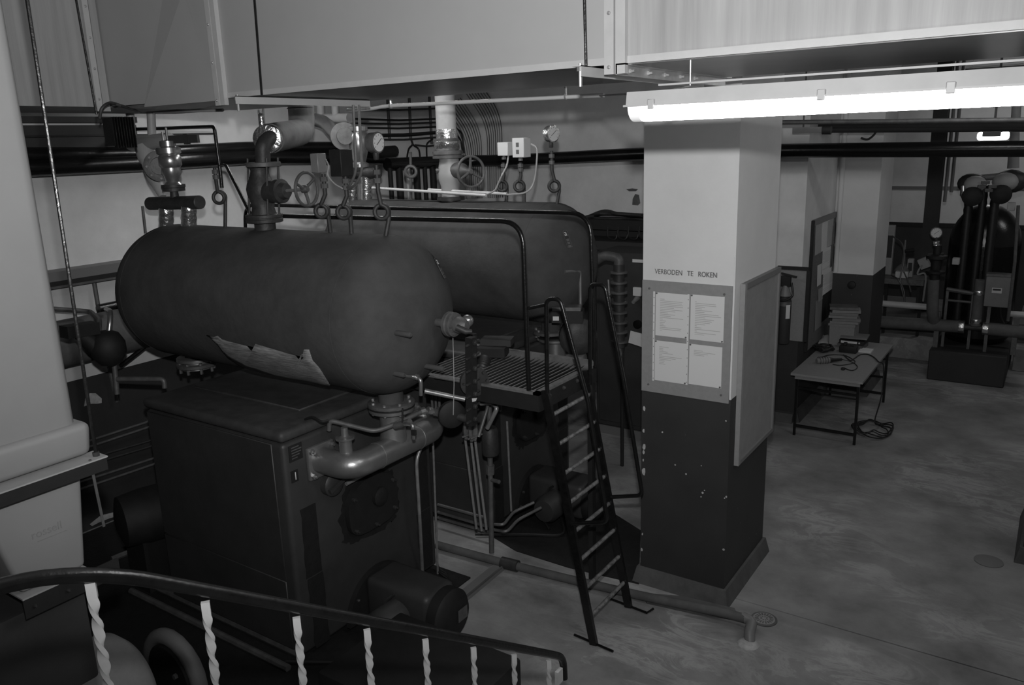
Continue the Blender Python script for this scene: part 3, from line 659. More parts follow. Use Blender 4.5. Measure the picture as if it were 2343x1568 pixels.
def switch_box(label, c, sx, sy, sz, m, stem, group='pressure switch boxes', win=False):
    c = V(c); t = thing('pressure_switch', label, 'switch box', V(stem), group)
    part('box', MB().rbx(c.x - sx / 2, c.x + sx / 2, c.y - sy / 2, c.y + sy / 2, c.z - sz / 2, c.z + sz / 2, 0.004, 1), m, t)
    part('union', MB().lathe([(0.02, 0), (0.02, 0.02), (0.012, 0.024), (0.012, c.z - sz / 2 - stem[2])], V(stem), (0, 0, 1), 8), 'brass', t)
    if win:
        for k in (0, 1):
            part('scale_window', MB().bx(c.x - sx * .16, c.x + sx * .08, c.y - sy / 2 - 0.002, c.y - sy / 2, c.z - sz * .32 + k * sz * .36, c.z - sz * .32 + k * sz * .36 + sz * .22), 'ink', t, 0)
    return t

# --- nearer drum, from its far left end to its front
pigtail('dark pipe loop left of the stop valve on the nearer drum', (-5.209, 3.850, 2.848), (-5.238, 3.850, 3.055), 0.043, 0.013, (-5.249, 3.850, 3.272))
pigtail('dark pipe loop under the grey switch box on the nearer drum', (-4.085, 3.850, 2.851), (-4.154, 3.850, 2.978), 0.042, 0.0145, (-4.106, 3.850, 3.223))
pigtail('dark pipe loop under the black switch box on the nearer drum', (-3.890, 3.850, 2.846), (-3.947, 3.850, 2.976), 0.042, 0.0145, (-3.905, 3.850, 3.209))
pigtail('dark pipe loop under the dial gauge on the nearer drum', (-3.595, 3.850, 2.831), (-3.607, 3.850, 2.984), 0.044, 0.0145, (-3.625, 3.850, 3.276))
switch_box('plain grey switch box on the nearer drum beside the handwheel', (-4.143, 3.850, 3.295), 0.07, 0.08, 0.125, 'grey_paint', (-4.119, 3.850, 3.184))
switch_box('black square switch box on the nearer drum', (-3.931, 3.850, 3.293), 0.105, 0.11, 0.17, 'black_matt', (-3.909, 3.850, 3.172))
gauge('dial gauge with dark case on the nearer drum', (-3.607, 3.850, 3.414), 0.062, (1, 0.12, 0), (-3.621, 3.850, 3.308))
# conduits that drop from above into the black box
ct = thing('conduit_pair', 'two bright bent tubes dropping into the black switch box', 'conduit', (-3.821, 3.800, 3.164))
part('tube', MB().tube(fillet([(-3.717, 3.780, 3.644), (-3.735, 3.780, 3.234), (-3.802, 3.780, 3.152), (-3.843, 3.800, 3.142)], 0.08, 6), 0.0085, 8), 'silver_paint', ct)
part('tube', MB().tube(fillet([(-3.669, 3.780, 3.642), (-3.682, 3.780, 3.233), (-3.756, 3.780, 3.152), (-3.836, 3.800, 3.131)], 0.08, 6), 0.0085, 8), 'silver_paint', ct)
solo('cable', MB().tube(spline([(-4.074, 3.850, 3.317), (-4.019, 3.820, 3.275), (-4.034, 3.820, 3.219), (-3.980, 3.820, 3.163), (-3.914, 3.830, 3.129)]), 0.005, 6), 'light_grey', 'thin pale cable curling between the two switch boxes on the nearer drum', 'cable')

# stop valve
sv = thing('stop_valve', 'flanged steel stop valve with handwheel on the nearer drum', 'valve', (-4.751, 3.850, 2.865), 'main stop valves')
vb = V((-4.749, 3.850, 2.850)); vt = V((-4.700, 3.850, 3.304)); vm = V((-4.714, 3.850, 3.098))
H = vt.z - vb.z
part('neck', MB().cyl(vb - UZ * 0.03, vb + UZ * 0.06, 0.075, n=22), 'dark_iron', sv)
part('lower_flange', MB().lathe([(0.125, 0), (0.13, 0.003), (0.13, 0.024), (0.125, 0.027), (0.125, 0.034), (0.13, 0.037), (0.13, 0.056), (0.12, 0.06)], vb + UZ * 0.035, (0, 0, 1), 28), 'dark_iron', sv)
part('body', MB().lathe([(0.09, 0), (0.078, 0.05), (0.085, 0.10), (0.10, 0.14), (0.105, 0.18), (0.095, 0.22), (0.07, 0.27), (0.062, 0.31), (0.075, 0.345), (0.09, H - 0.12)], vb + UZ * 0.09, (0, 0, 1), 24), 'dark_iron', sv)
part('upper_flange', MB().lathe([(0.115, 0), (0.12, 0.003), (0.12, 0.03), (0.115, 0.033)], vt - UZ * 0.03, (0, 0, 1), 28), 'mid_iron', sv)
part('bonnet', MB().lathe([(0.07, 0.0), (0.08, 0.08), (0.075, 0.12), (0.085, 0.125), (0.085, 0.165), (0.06, 0.17), (0.05, 0.21)], vm, (1, 0.1, 0.05), 20), 'dark_iron', sv)
part('stem', MB().cyl(vm + V((0.2, 0.02, 0.01)), V((-4.280, 3.850, 3.122)) , 0.012, n=8), 'galvanised', sv)
handwheel(sv, V((-4.280, 3.850, 3.122)), (1, 0.12, 0), 0.112, 0.011, 'mid_iron')
for dx in (-0.1, 0.1):
    for dy in (-0.05, 0.05):
        part('stay_bolt', MB().cyl(vb + V((dx, dy, 0.05)), vt + V((dx, dy, 0.03)), 0.008, n=6), 'dark_iron', sv)
# steam main: elbow, foil collar, thick lagged pipe curving up through the ceiling space
sp = thing('steam_main', 'thick grey lagged pipe with foil collar rising from the nearer stop valve', 'pipe', vt)
pe = [vt, V((-4.689, 3.850, 3.429)), V((-4.700, 3.950, 3.481))]
part('elbow', MB().tube(fillet(pe, 0.12, 8), 0.052, 18), 'dark_iron', sp)
pc = V((-4.725, 3.930, 3.464)); pq = V((-5.303, 4.780, 3.523))
dirp = (pq - pc).normalized()
part('foil_collar', MB().lathe([(0.06, -0.03), (0.098, -0.02), (0.102, 0.0), (0.096, 0.03), (0.1, 0.035), (0.094, 0.07), (0.098, 0.075), (0.09, 0.11)], pc, dirp, 24), 'foil', sp)
part('lagged_pipe', MB().tube(fillet([pc + dirp * 0.06, pq, pq + V((0.02, 0.02, 1.2))], 0.14, 8), 0.105, 22), 'lagging', sp)
part('tape_band', MB().ring(pq + V((0, 0, 0.19)), (0, 0, 1), 0.106, 0.004, 24, 6), 'black_matt', sp)
# rising insulated branch
solo('branch_pipe', MB().cyl((-5.579, 4.600, 3.476), ((-5.575, 4.600, 3.540)[0], 4.6, ZC), 0.028, n=14), 'foil', 'short foil wrapped pipe rising behind the foil collar', 'pipe')

# safety valve group at the left end
sf = thing('safety_valve', 'brass safety valve on a dark header at the left end of the nearer drum', 'valve', (-5.806, 3.850, 2.833), 'safety valves')
for (a, b) in (((-5.960, 3.850, 2.793), (-5.922, 3.850, 2.964)), ((-5.657, 3.850, 2.814), (-5.622, 3.850, 2.984))):
    L = (V(b) - V(a)).length
    part('foil_leg', MB().lathe([(0.055, 0), (0.06, L * .15), (0.056, L * .3), (0.061, L * .45), (0.056, L * .62), (0.06, L * .8), (0.054, L)], a, V(b) - V(a), 18), 'foil', sf)
LH = (V((-5.473, 3.850, 3.016)) - V((-6.134, 3.850, 2.995))).length
part('header', MB().lathe([(0.047, 0), (0.052, 0.005), (0.052, LH - 0.005), (0.046, LH)], (-6.134, 3.850, 2.995), V((-5.473, 3.850, 3.016)) - V((-6.134, 3.850, 2.995)), 22), 'dark_iron', sf)
sb0 = V((-5.788, 3.850, 3.048))
part('base_flange', MB().lathe([(0.035, 0), (0.03, 0.045), (0.085, 0.05), (0.085, 0.075), (0.09, 0.08), (0.09, 0.1)], sb0, (0, 0, 1), 20), 'dark_iron', sf)
part('valve_body', MB().lathe([(0.075, 0), (0.05, 0.03), (0.06, 0.07), (0.075, 0.1), (0.07, 0.14), (0.085, 0.16), (0.085, 0.22), (0.07, 0.24), (0.09, 0.25), (0.09, 0.29), (0.06, 0.3), (0.06, 0.34), (0.02, 0.35)], sb0 + UZ * 0.09, (0, 0, 1), 22), 'brass', sf)
part('spindle', MB().cyl(sb0 + UZ * 0.40, sb0 + UZ * 0.53, 0.009, n=8), 'brass', sf)
part('lever', MB().cyl(sb0 + UZ * 0.42 - UR * 0.03, sb0 + UZ * 0.50 - UR * 0.03, 0.008, n=8), 'galvanised', sf)
part('lever_weight', MB().obx(sb0 + UZ * 0.44 + UR * 0.13, UR, UN, UZ, 0.22, 0.05, 0.06), 'black_matt', sf, 0)
part('lever_clamp', MB().obx(sb0 + UZ * 0.44 + UR * 0.15, UR, UN, UZ, 0.03, 0.06, 0.08), 'black_rubber', sf, 0)
oc = V((-5.929, 3.850, 3.291))
part('outlet_flange', MB().lathe([(0.115, -0.012), (0.12, -0.01), (0.12, 0.012), (0.115, 0.014), (0.07, 0.016), (0.065, 0.08)], oc, (0.75, -0.55, 0), 28), 'mid_iron', sf)
for k in range(8):
    a = 2 * PI * k / 8; n_ = V((0.75, -0.55, 0)).normalized(); u_ = n_.cross(UZ).normalized()
    part('flange_bolt', MB().cyl(oc + (u_ * math.cos(a) + UZ * math.sin(a)) * 0.095 - n_ * 0.0, oc + (u_ * math.cos(a) + UZ * math.sin(a)) * 0.095 + n_ * 0.03, 0.009, n=6), 'dull_pipe', sf)
vp = thing('vent_pipe', 'pale grey vent pipe with two risers behind the safety valve', 'pipe', (-6.290, 3.950, 3.078))
part('collector', MB().tube([(-6.564, 4.000, 3.469), (-6.524, 4.000, 3.476), (-5.984, 4.000, 3.483)], [0.03, 0.062, 0.062], 18), 'light_grey', vp)
part('slanted_pipe', MB().tube(fillet([(-6.313, 3.980, 3.436), (-6.213, 3.950, 3.272), (-6.072, 3.930, 3.046)], 0.1, 5), [0.075, 0.075] + [0.06] * 5 + [0.03], 16), 'light_grey', vp)
for (a, b) in (((-6.500, 4.000, 3.496), (-6.477, 4.000, 3.758)), ((-6.218, 4.000, 3.503), (-6.179, 4.000, 3.744))):
    part('riser', MB().cyl(a, b, 0.034, n=14), 'light_grey', vp)
# finned black air heater beside it
ah = thing('finned_motor', 'black finned motor box hanging left of the vent pipe', 'motor', (-5.600, 3.331, 3.446))
a0 = V((-5.600, 3.353, 3.545))
part('core', MB().obx(a0, (0, 1, 0), (1, 0, 0), (0, 0, 1), 0.15, 0.12, 0.19), 'black_matt', ah, 0)
for k in range(8):
    part('fin', MB().obx(a0 + V((0.065, -0.07 + 0.02 * k, -0.005)), (0, 1, 0), (1, 0, 0), (0, 0, 1), 0.006, 0.04, 0.21), 'black_paint', ah, 0)
# blue-black gas pipe run that frames the left wall
solo('gas_pipe', MB().tube(fillet([(-7.064, 4.350, 3.604), (-5.873, 4.350, 3.586), (-5.861, 4.350, 3.251), (-5.863, 4.350, 3.090)], 0.03, 4), 0.015, 10), 'black_paint', 'black pipe with a square bend above the left drum loop', 'pipe')
solo('drain_stay', MB().tube(fillet([(-5.778, 4.300, 3.278), (-5.711, 4.300, 3.277), (-5.092, 4.000, 2.929)], 0.03, 4), 0.014, 8), 'black_paint', 'slanting black stay between pipe bend and stop valve flange', 'stay')
solo('wall_conduit', MB().cyl((-6.487, 4.000, 2.956), (-6.498, 4.000, 2.726), 0.012, n=8), 'dull_pipe', 'short grey tube end standing left of the foil wrapped legs', 'tube')

# --- farther drum
pigtail('dark pipe loop under the small pale switch box on the farther drum', (-4.121, 6.000, 2.880), (-4.153, 6.000, 3.010), 0.042, 0.0145, (-4.131, 6.000, 3.214))
pigtail('dark pipe loop under the larger pale switch box on the farther drum', (-3.926, 6.000, 2.872), (-3.972, 6.000, 3.011), 0.042, 0.0145, (-3.952, 6.000, 3.212))
pigtail('dark pipe loop under the bright gauge on the farther drum', (-3.601, 6.000, 2.858), (-3.616, 6.000, 3.013), 0.044, 0.0145, (-3.635, 6.000, 3.306))
switch_box('small pale switch box on the farther drum', (-4.103, 6.000, 3.330), 0.11, 0.10, 0.115, 'white_plastic', (-4.125, 6.000, 3.241))
switch_box('larger pale switch box with two dark windows on the farther drum', (-3.938, 6.000, 3.338), 0.12, 0.11, 0.165, 'white_plastic', (-3.951, 6.000, 3.227), win=True)
gauge('bright chrome gauge on the farther drum', (-3.624, 6.000, 3.445), 0.068, (0.97, -0.25, 0), (-3.639, 6.000, 3.331), dark=False)
solo('cable', MB().tube(spline([(-4.064, 5.980, 3.274), (-4.061, 5.950, 3.193), (-4.075, 5.900, 3.121), (-4.125, 5.900, 3.039), (-4.165, 5.900, 2.979), (-4.262, 5.900, 2.940)]), 0.0075, 6), 'light_grey', 'pale cable from the small switch box down to the conduit', 'cable')
solo('cable', MB().tube(spline([(-3.822, 5.980, 3.365), (-3.751, 5.950, 3.328), (-3.754, 5.950, 3.219), (-3.785, 5.950, 3.055), (-3.849, 5.920, 2.965), (-4.036, 5.900, 2.942)]), 0.0075, 6), 'light_grey', 'pale cable looping from the larger switch box down to the conduit', 'cable')
solo('conduit', MB().cyl((-5.609, 5.880, 2.994), (-4.247, 5.880, 2.937), 0.013, n=10), 'white_plastic', 'white conduit lying along the top of the farther drum, nearer tube', 'conduit', 'white conduits along the farther drum')
solo('conduit', MB().cyl((-4.962, 5.950, 2.977), (-4.070, 5.950, 2.946), 0.013, n=10), 'white_plastic', 'white conduit lying along the top of the farther drum, shorter tube behind', 'conduit', 'white conduits along the farther drum')
s2 = thing('stop_valve', 'flanged stop valve with handwheel on the farther drum under the pale pipe', 'valve', (-4.738, 6.000, 2.871), 'main stop valves')
wb_ = V((-4.738, 6.000, 2.859)); wt = V((-4.751, 6.000, 3.308)); H2 = wt.z - wb_.z
part('lower_flange', MB().lathe([(0.09, -0.04), (0.09, 0), (0.13, 0.002), (0.13, 0.03), (0.1, 0.034)], wb_ + UZ * 0.02, (0, 0, 1), 26), 'dark_iron', s2)
part('body', MB().lathe([(0.085, 0), (0.085, 0.1), (0.105, 0.16), (0.11, 0.22), (0.095, 0.3), (0.09, 0.34), (0.09, H2 - 0.08)], wb_ + UZ * 0.05, (0, 0, 1), 22), 'light_grey', s2)
part('upper_flange', MB().lathe([(0.135, 0), (0.14, 0.003), (0.14, 0.026), (0.13, 0.028), (0.13, 0.036), (0.14, 0.038), (0.14, 0.066), (0.13, 0.07)], wt - UZ * 0.05, (0, 0, 1), 26), 'mid_iron', s2)
hc = V((-4.438, 5.930, 3.140)); vm2 = V((-4.680, 6.000, 3.150))
part('bonnet', MB().tube([vm2, vm2 + (hc - vm2) * 0.5, vm2 + (hc - vm2) * 0.6, hc], [0.075, 0.07, 0.04, 0.015], 16), 'mid_iron', s2)
part('side_boss', MB().cyl(vm2 - UR * 0.04, vm2 - UR * 0.17, 0.022, n=8), 'mid_iron', s2)
handwheel(s2, hc, (0.9, -0.4, 0.05), 0.135, 0.0125, 'mid_iron', ph=1.6)
lp = thing('steam_riser', 'pale lagged riser with foil collar above the farther stop valve', 'pipe', wt)
part('foil_collar', MB().lathe([(0.09, 0), (0.12, 0.03), (0.125, 0.09), (0.105, 0.115), (0.1, 0.12), (0.1, 0.2)], wt + UZ * 0.01, (0, 0, 1), 22), 'foil', lp)
part('lagged_pipe', MB().cyl(wt + UZ * 0.2, wt + UZ * 1.75, 0.092, n=22), 'pale_lagging', lp)
# its own safety valve, half hidden behind the nearer fittings
sf2 = thing('safety_valve', 'brass safety valve on the farther drum, behind the two bent tubes', 'valve', (-5.896, 6.000, 2.877), 'safety valves')
for (a, b) in (((-6.016, 6.000, 2.844), (-5.993, 6.000, 3.050)), ((-5.820, 6.000, 2.847), (-5.795, 6.000, 3.093))):
    L = (V(b) - V(a)).length
    part('foil_leg', MB().lathe([(0.055, 0), (0.06, L * .2), (0.056, L * .4), (0.061, L * .6), (0.056, L * .8), (0.058, L)], a, V(b) - V(a), 16), 'foil', sf2)
part('header', MB().cyl((-6.083, 6.000, 3.124), (-5.627, 6.000, 3.130), 0.055, n=18), 'dark_iron', sf2)
ob = V((-5.867, 6.000, 3.149))
part('valve_body', MB().lathe([(0.05, 0), (0.09, 0.04), (0.09, 0.07), (0.06, 0.09), (0.08, 0.16), (0.10, 0.24), (0.10, 0.34), (0.08, 0.38), (0.1, 0.39), (0.1, 0.43), (0.05, 0.45)], ob, (0, 0, 1), 20), 'brass', sf2)
part('outlet_flange', MB().lathe([(0.13, 0), (0.135, 0.004), (0.135, 0.03), (0.08, 0.034), (0.08, 0.08)], (-5.959, 5.900, 3.491), (0.75, -0.55, 0), 26), 'dull_pipe', sf2)
vp2 = thing('vent_pipe', 'silver vent pipe sloping up behind the brass valve of the farther drum', 'pipe', (-6.379, 6.200, 3.419))
part('slanted_pipe', MB().tube(fillet([(-6.661, 6.200, 3.677), (-6.514, 6.200, 3.645), (-6.097, 6.100, 3.350), (-6.029, 6.050, 3.178)], 0.2, 5), 0.07, 14), 'silver_paint', vp2)
part('collector', MB().cyl((-6.740, 6.250, 3.690), (-6.210, 6.250, 3.677), 0.05, n=14), 'light_grey', vp2)
part('riser', MB().cyl((-6.627, 6.250, 3.694), (-6.609, 6.250, 3.937), 0.045, n=12), 'light_grey', vp2)
part('riser', MB().cyl((-6.411, 6.250, 3.694), (-6.397, 6.250, 3.925), 0.04, n=12), 'light_grey', vp2)
solo('pipe_loop', MB().ring((-5.555, 6.400, 3.124), (0.5, -0.85, 0), 0.055, 0.018, 22, 8).cyl((-5.551, 6.400, 3.180), (-5.545, 6.400, 3.319), 0.014, n=8).cyl((-5.560, 6.400, 3.058), (-5.577, 6.400, 2.851), 0.014, n=8), 'dull_pipe', 'single pipe loop standing against the black wall pipe', 'pipe loop')

# ============================================================ level gauge column and valves at the front of the nearer drum
lg = thing('level_gauge', 'black bolted level gauge column in front of the nearer drum', 'gauge', (-3.180, 4.150, 1.486))
g0, g1 = V((-3.189, 4.150, 1.532)), V((-3.163, 4.150, 2.149))
ax = (g1 - g0).normalized(); L = (g1 - g0).length
part('front_block', MB().obx((g0 + g1) / 2 + V((0.012, -0.02, 0)), (1, 0, 0), (0, 1, 0), ax, 0.05, 0.06, L), 'black_matt', lg, 0)
part('back_block', MB().obx((g0 + g1) / 2 + V((-0.02, 0.035, 0.01)), (1, 0, 0), (0, 1, 0), ax, 0.05, 0.045, L * 1.0), 'black_paint', lg, 0)
for k in range(7):
    q = g0 + ax * L * (0.06 + 0.145 * k)
    part('clamp_bolt', MB().cyl(q + V((0.03, -0.09, 0)), q + V((0.0, 0.085, 0)), 0.009, n=6), 'dark_iron', lg)
    part('clamp_nut', MB().lathe([(0.018, 0), (0.018, 0.016), (0.01, 0.022)], q + V((0.037, -0.02, 0.01)), (1, 0, 0), 6), 'dark_iron', lg)
part('paper_tag', MB().prism([(-3.125, 4.080, 1.743), (-3.082, 4.080, 1.753), (-3.094, 4.080, 1.730), (-3.123, 4.080, 1.719)], (0, -0.002, 0)), 'paper', lg, 0)
iv = thing('isolating_valve', 'round flanged brass valve on the end of the nearer drum', 'valve', (-3.164, 3.850, 2.299))
ic = V((-3.260, 3.923, 2.280))
part('pipe', MB().tube([ic + V((-0.12, 0, 0.005)), ic + V((0.11, 0.0, 0))], 0.028, 14), 'mid_iron', iv)
part('flange', MB().lathe([(0.075, 0.09), (0.08, 0.094), (0.08, 0.115), (0.075, 0.118), (0.07, 0.122), (0.078, 0.126), (0.078, 0.146), (0.07, 0.15)], ic, (1, 0, 0), 26), 'mid_iron', iv)
part('body', MB().lathe([(0.05, 0.14), (0.055, 0.18), (0.04, 0.22), (0.03, 0.235)], ic, (1, 0.05, 0), 20), 'mid_iron', iv)
part('brass_cap', MB().ball(ic + V((0.205, 0.055, 0.02)), 0.04, 14), 'brass', iv)
part('lever', MB().tube([ic + V((0.19, -0.04, -0.005)), ic + V((0.25, -0.02, -0.03)), ic + V((0.28, 0.0, -0.03))], [0.022, 0.02, 0.012], 10), 'dark_iron', iv)
for k in range(6):
    a = 2 * PI * k / 6
    part('flange_bolt', MB().cyl(ic + V((0.085, 0.062 * math.cos(a), 0.062 * math.sin(a))), ic + V((0.165, 0.062 * math.cos(a), 0.062 * math.sin(a))), 0.009, n=6), 'mid_iron', iv)
solo('pull_chain', MB().tube([(-3.212, 4.020, 2.210), (-3.224, 4.020, 1.842), (-3.244, 4.020, 1.625)], 0.0028, 5), 'light_grey', 'thin chain hanging from the flanged valve', 'chain')
# lower column valve and the wheel-like cover on it
rv = thing('column_valve', 'dark round valve cover under the level gauge column', 'valve', (-3.303, 4.100, 1.496))
part('cover', MB().lathe([(0.05, -0.05), (0.085, -0.04), (0.095, -0.01), (0.095, 0.02), (0.08, 0.03), (0.03, 0.035)], (-3.324, 4.100, 1.593), (0.8, -0.55, 0), 24), 'black_matt', rv)
part('pipe', MB().cyl((-3.450, 4.100, 1.598), (-3.187, 4.150, 1.557), 0.03, n=12), 'dark_iron', rv)
rv2 = thing('column_flange', 'dark flange disc behind the middle of the level gauge column', 'flange', (-3.249, 4.300, 1.795))
part('disc', MB().lathe([(0.10, 0), (0.105, 0.004), (0.105, 0.03), (0.07, 0.034)], (-3.260, 4.280, 1.792), (0.8, -0.5, 0), 26), 'dark_iron', rv2)
for k in range(8):
    a = 2 * PI * k / 8; n_ = V((0.8, -0.5, 0)).normalized(); u_ = n_.cross(UZ).normalized(); q = V((-3.260, 4.280, 1.792)) + (u_ * math.cos(a) + UZ * math.sin(a)) * 0.085
    part('flange_bolt', MB().cyl(q, q + n_ * 0.05, 0.01, n=6), 'dark_iron', rv2)
# branch pipes to and from it
solo('gauge_pipe', MB().cyl((-3.551, 4.100, 1.726), (-3.317, 4.250, 1.658), 0.018, n=10), 'copper_pipe', 'pale horizontal pipe running into the level gauge column', 'pipe')
solo('gauge_pipe', MB().cyl((-3.537, 4.200, 1.806), (-3.349, 4.280, 1.773), 0.013, n=10), 'dull_pipe', 'thinner horizontal pipe above it behind the level gauge column', 'pipe')
dp = thing('drain_cock', 'brass elbow cock dripping from the lower drum end', 'tap', (-3.369, 3.621, 2.001))
part('pipe', MB().tube(fillet([V((-3.369, 3.621, 2.001)), (-3.373, 3.800, 1.934), (-3.319, 3.800, 1.924), (-3.327, 3.800, 1.813)], 0.03, 4), 0.0135, 10), 'brass', dp)
part('handle', MB().cyl((-3.416, 3.800, 1.919), (-3.416, 3.800, 2.008), 0.005, n=6), 'dark_iron', dp)
part('union', MB().cyl((-3.388, 3.800, 1.935), (-3.344, 3.800, 1.932), 0.021, n=8), 'brass', dp)
# blow-off line from the manifold stub
bl = thing('blow_off_line', 'thin grey pipe bent over the silver manifold of boiler number 1', 'pipe', (-3.980, 3.600, 1.598))
part('pipe', MB().tube(fillet([(-3.843, 3.460, 1.589), (-3.830, 3.460, 1.661), (-3.565, 3.600, 1.585), (-3.492, 3.750, 1.611), (-3.447, 3.950, 1.643), (-3.404, 4.080, 1.592)], 0.05, 5), 0.016, 10), 'dull_pipe', bl)
part('valve', MB().tube([(-3.475, 3.700, 1.608), (-3.346, 3.700, 1.658)], 0.024, 10), 'mid_iron', bl)
part('valve_handle', MB().cyl((-3.393, 3.680, 1.650), (-3.384, 3.680, 1.750), 0.006, n=6), 'black_matt', bl)
part('drip_pipe', MB().tube(fillet([(-3.360, 3.660, 1.656), (-3.271, 3.640, 1.672), (-3.268, 3.640, 1.576)], 0.02, 3), 0.012, 8), 'brass', bl)
for (a, b) in (((-3.454, 3.930, 1.642), (-3.440, 3.960, 1.645)), ((-3.425, 3.970, 1.644), (-3.413, 4.000, 1.631)), ((-3.407, 4.020, 1.620), (-3.402, 4.060, 1.602))):
    part('union', MB().cyl(a, b, 0.026, n=8), 'brass', bl)
part('lock_tab', MB().obx((-3.229, 3.600, 1.640), (1, 0, 0), (0, 1, 0), (0, 0, 1), 0.03, 0.02, 0.03), 'black_matt', bl, 0)
solo('lever_rod', MB().tube(spline([(-3.950, 3.361, 1.678), (-3.850, 3.338, 1.717), (-3.750, 3.318, 1.711), (-3.720, 3.353, 1.713)]), 0.008, 6), 'black_matt', 'black curved lever lying on the corner of boiler number 1', 'lever')
# the two pipes running down in front of boiler number 1
solo('feed_pipe', MB().tube(fillet([(-3.860, 3.584, 1.157), (-3.860, 4.208, 1.172), (-3.820, 4.393, 1.222), (-3.780, 4.468, 1.275), (-3.740, 4.450, 1.393)], 0.1, 5), 0.0145, 10), 'copper_pipe', 'long pale pipe slanting across the front of boiler number 1', 'pipe')
solo('feed_pipe', MB().tube(fillet([(-3.720, 4.289, 1.412), (-3.720, 4.252, 1.270), (-3.720, 4.154, 1.167), (-3.720, 4.152, 0.716), (-3.903, 4.346, 0.000)], 0.1, 5), 0.0135, 10), 'copper_pipe', 'pale bent pipe coming down the right half of the front of boiler number 1', 'pipe')
solo('feed_pipe', MB().tube([(-3.880, 4.543, 1.214), (-3.880, 4.505, -0.014)], 0.009, 8), 'copper_pipe', 'thin straight pipe down the right edge of boiler number 1', 'pipe')
# float switch box on the platform
fb = thing('float_switch', 'black level switch box with ribbed hose lying on the platform', 'switch box', (-3.599, 5.008, 1.790))
q = V((-3.529, 4.897, 1.800))
part('base', MB().obx(q + V((0, 0.0, 0.035)), (0.92, .38, 0), (-.38, .92, 0), (0, 0, 1), 0.22, 0.17, 0.07), 'black_matt', fb, 0)
part('lid', MB().obx(q + V((-0.01, 0.08, 0.09)), (0.92, .38, 0), (-.38, .92, 0), (0, 0, 1), 0.24, 0.15, 0.05), 'dado', fb, 0)
part('knob', MB().lathe([(0.018, 0), (0.018, 0.02), (0.014, 0.022)], q + V((-0.05, -0.11, 0.03)), (-.38 * -1, -.92, 0), 12), 'dull_pipe', fb)
hs = spline([q + V((0.0, -0.12, -0.01)), q + V((0.05, -0.22, -0.06)), q + V((0.06, -0.30, -0.16)), q + V((0.02, -0.36, -0.26))], 12)
part('ribbed_hose', MB().tube(hs, [0.05 + (0.006 if k % 2 else -0.002) for k in range(len(hs))], 14), 'black_rubber', fb)
# pipe cluster between the boilers
cl = [((-3.613, 4.600, 1.262), (-3.538, 4.600, 0.459)), ((-3.558, 4.600, 1.272), (-3.488, 4.600, 0.453)), ((-3.518, 4.600, 1.262), (-3.441, 4.600, 0.477))]
for i, (a, b) in enumerate(cl):
    solo('riser_pipe', MB().cyl(a, b, 0.0105, n=8), 'copper_pipe', ['left', 'middle', 'right'][i] + ' one of the three pale upright pipes between the boilers', 'pipe', 'three upright pipes between the boilers')
dv = thing('drain_line', 'thick upright drain pipe with a filter pot beside the ladder', 'pipe', (-3.510, 4.750, 0.189))
part('pipe', MB().cyl((-3.473, 4.750, 1.539), (-3.510, 4.750, 0.189), 0.021, n=12), 'dull_pipe', dv)
part('filter_pot', MB().lathe([(0.03, 0), (0.062, 0.02), (0.066, 0.04), (0.066, 0.22), (0.05, 0.24)], (-3.466, 4.730, 1.031), (0, 0, 1), 20), 'dark_iron', dv)
part('union', MB().cyl((-3.488, 4.750, 0.947), (-3.492, 4.750, 0.873), 0.034, n=8), 'mid_iron', dv)
part('tap', MB().tube([(-3.489, 4.750, 0.826), (-3.389, 4.720, 0.841)], 0.016, 8), 'mid_iron', dv)
solo('bent_pipe', MB().tube(fillet([(-3.319, 4.500, 1.364), (-3.222, 4.500, 1.535), (-3.306, 4.550, 1.553), (-3.407, 4.550, 1.524)], 0.03, 4), 0.017, 10), 'copper_pipe', 'pale elbowed pipe right of the level gauge foot', 'pipe')
solo('bent_pipe', MB().tube(fillet([(-3.402, 4.500, 1.281), (-3.385, 4.600, 1.475), (-3.428, 4.700, 1.577), (-3.331, 4.700, 1.598)], 0.03, 4), 0.013, 10), 'dull_pipe', 'thin pipe with elbow under the platform corner', 'pipe')
solo('riser_pipe', MB().cyl((-3.553, 5.000, 1.456), (-3.546, 5.000, 1.311), 0.012, n=8), 'dull_pipe', 'short thin pipe stub under the platform front', 'pipe')
solo('riser_pipe', MB().cyl((-3.560, 5.100, 1.185), (-3.547, 5.100, 0.396), 0.009, n=8), 'copper_pipe', 'thin pipe down the left edge of the boiler behind the platform', 'pipe')
mv = thing('manifold_valves', 'cluster of small brass valves under the level gauge', 'valve', (-3.484, 4.500, 1.266))
for i, (a, b) in enumerate((((-3.523, 4.500, 1.369), (-3.518, 4.500, 1.242)), ((-3.475, 4.500, 1.354), (-3.469, 4.500, 1.234)), ((-3.425, 4.500, 1.380), (-3.440, 4.500, 1.246)))):
    part('valve', MB().tube([a, V(a) * .5 + V(b) * .5, b], [0.014, 0.024, 0.014], 8), 'brass', mv)
    part('handle', MB().cyl(V(b) + V((0, -.05, .03)), V(b) + V((0.05, .03, .05)), 0.008, n=6), 'mid_iron', mv)
for i, (a, b) in enumerate((((-4.047, 4.750, 1.569), (-4.042, 4.750, 1.323)), ((-4.010, 4.750, 1.581), (-4.004, 4.750, 1.340)), ((-3.969, 4.750, 1.602), (-3.968, 4.750, 1.354)))):
    solo('riser_pipe', MB().tube(fillet([a, (b[0], b[1], b[2] - 0.05), (b[0], BY1 - 0.01, b[2] - 0.16)], 0.08, 5), 0.011, 8), 'dull_pipe', ['left', 'middle', 'right'][i] + ' of the three thin upright pipes behind the nearer drum end', 'pipe', 'three thin pipes behind the drum end')
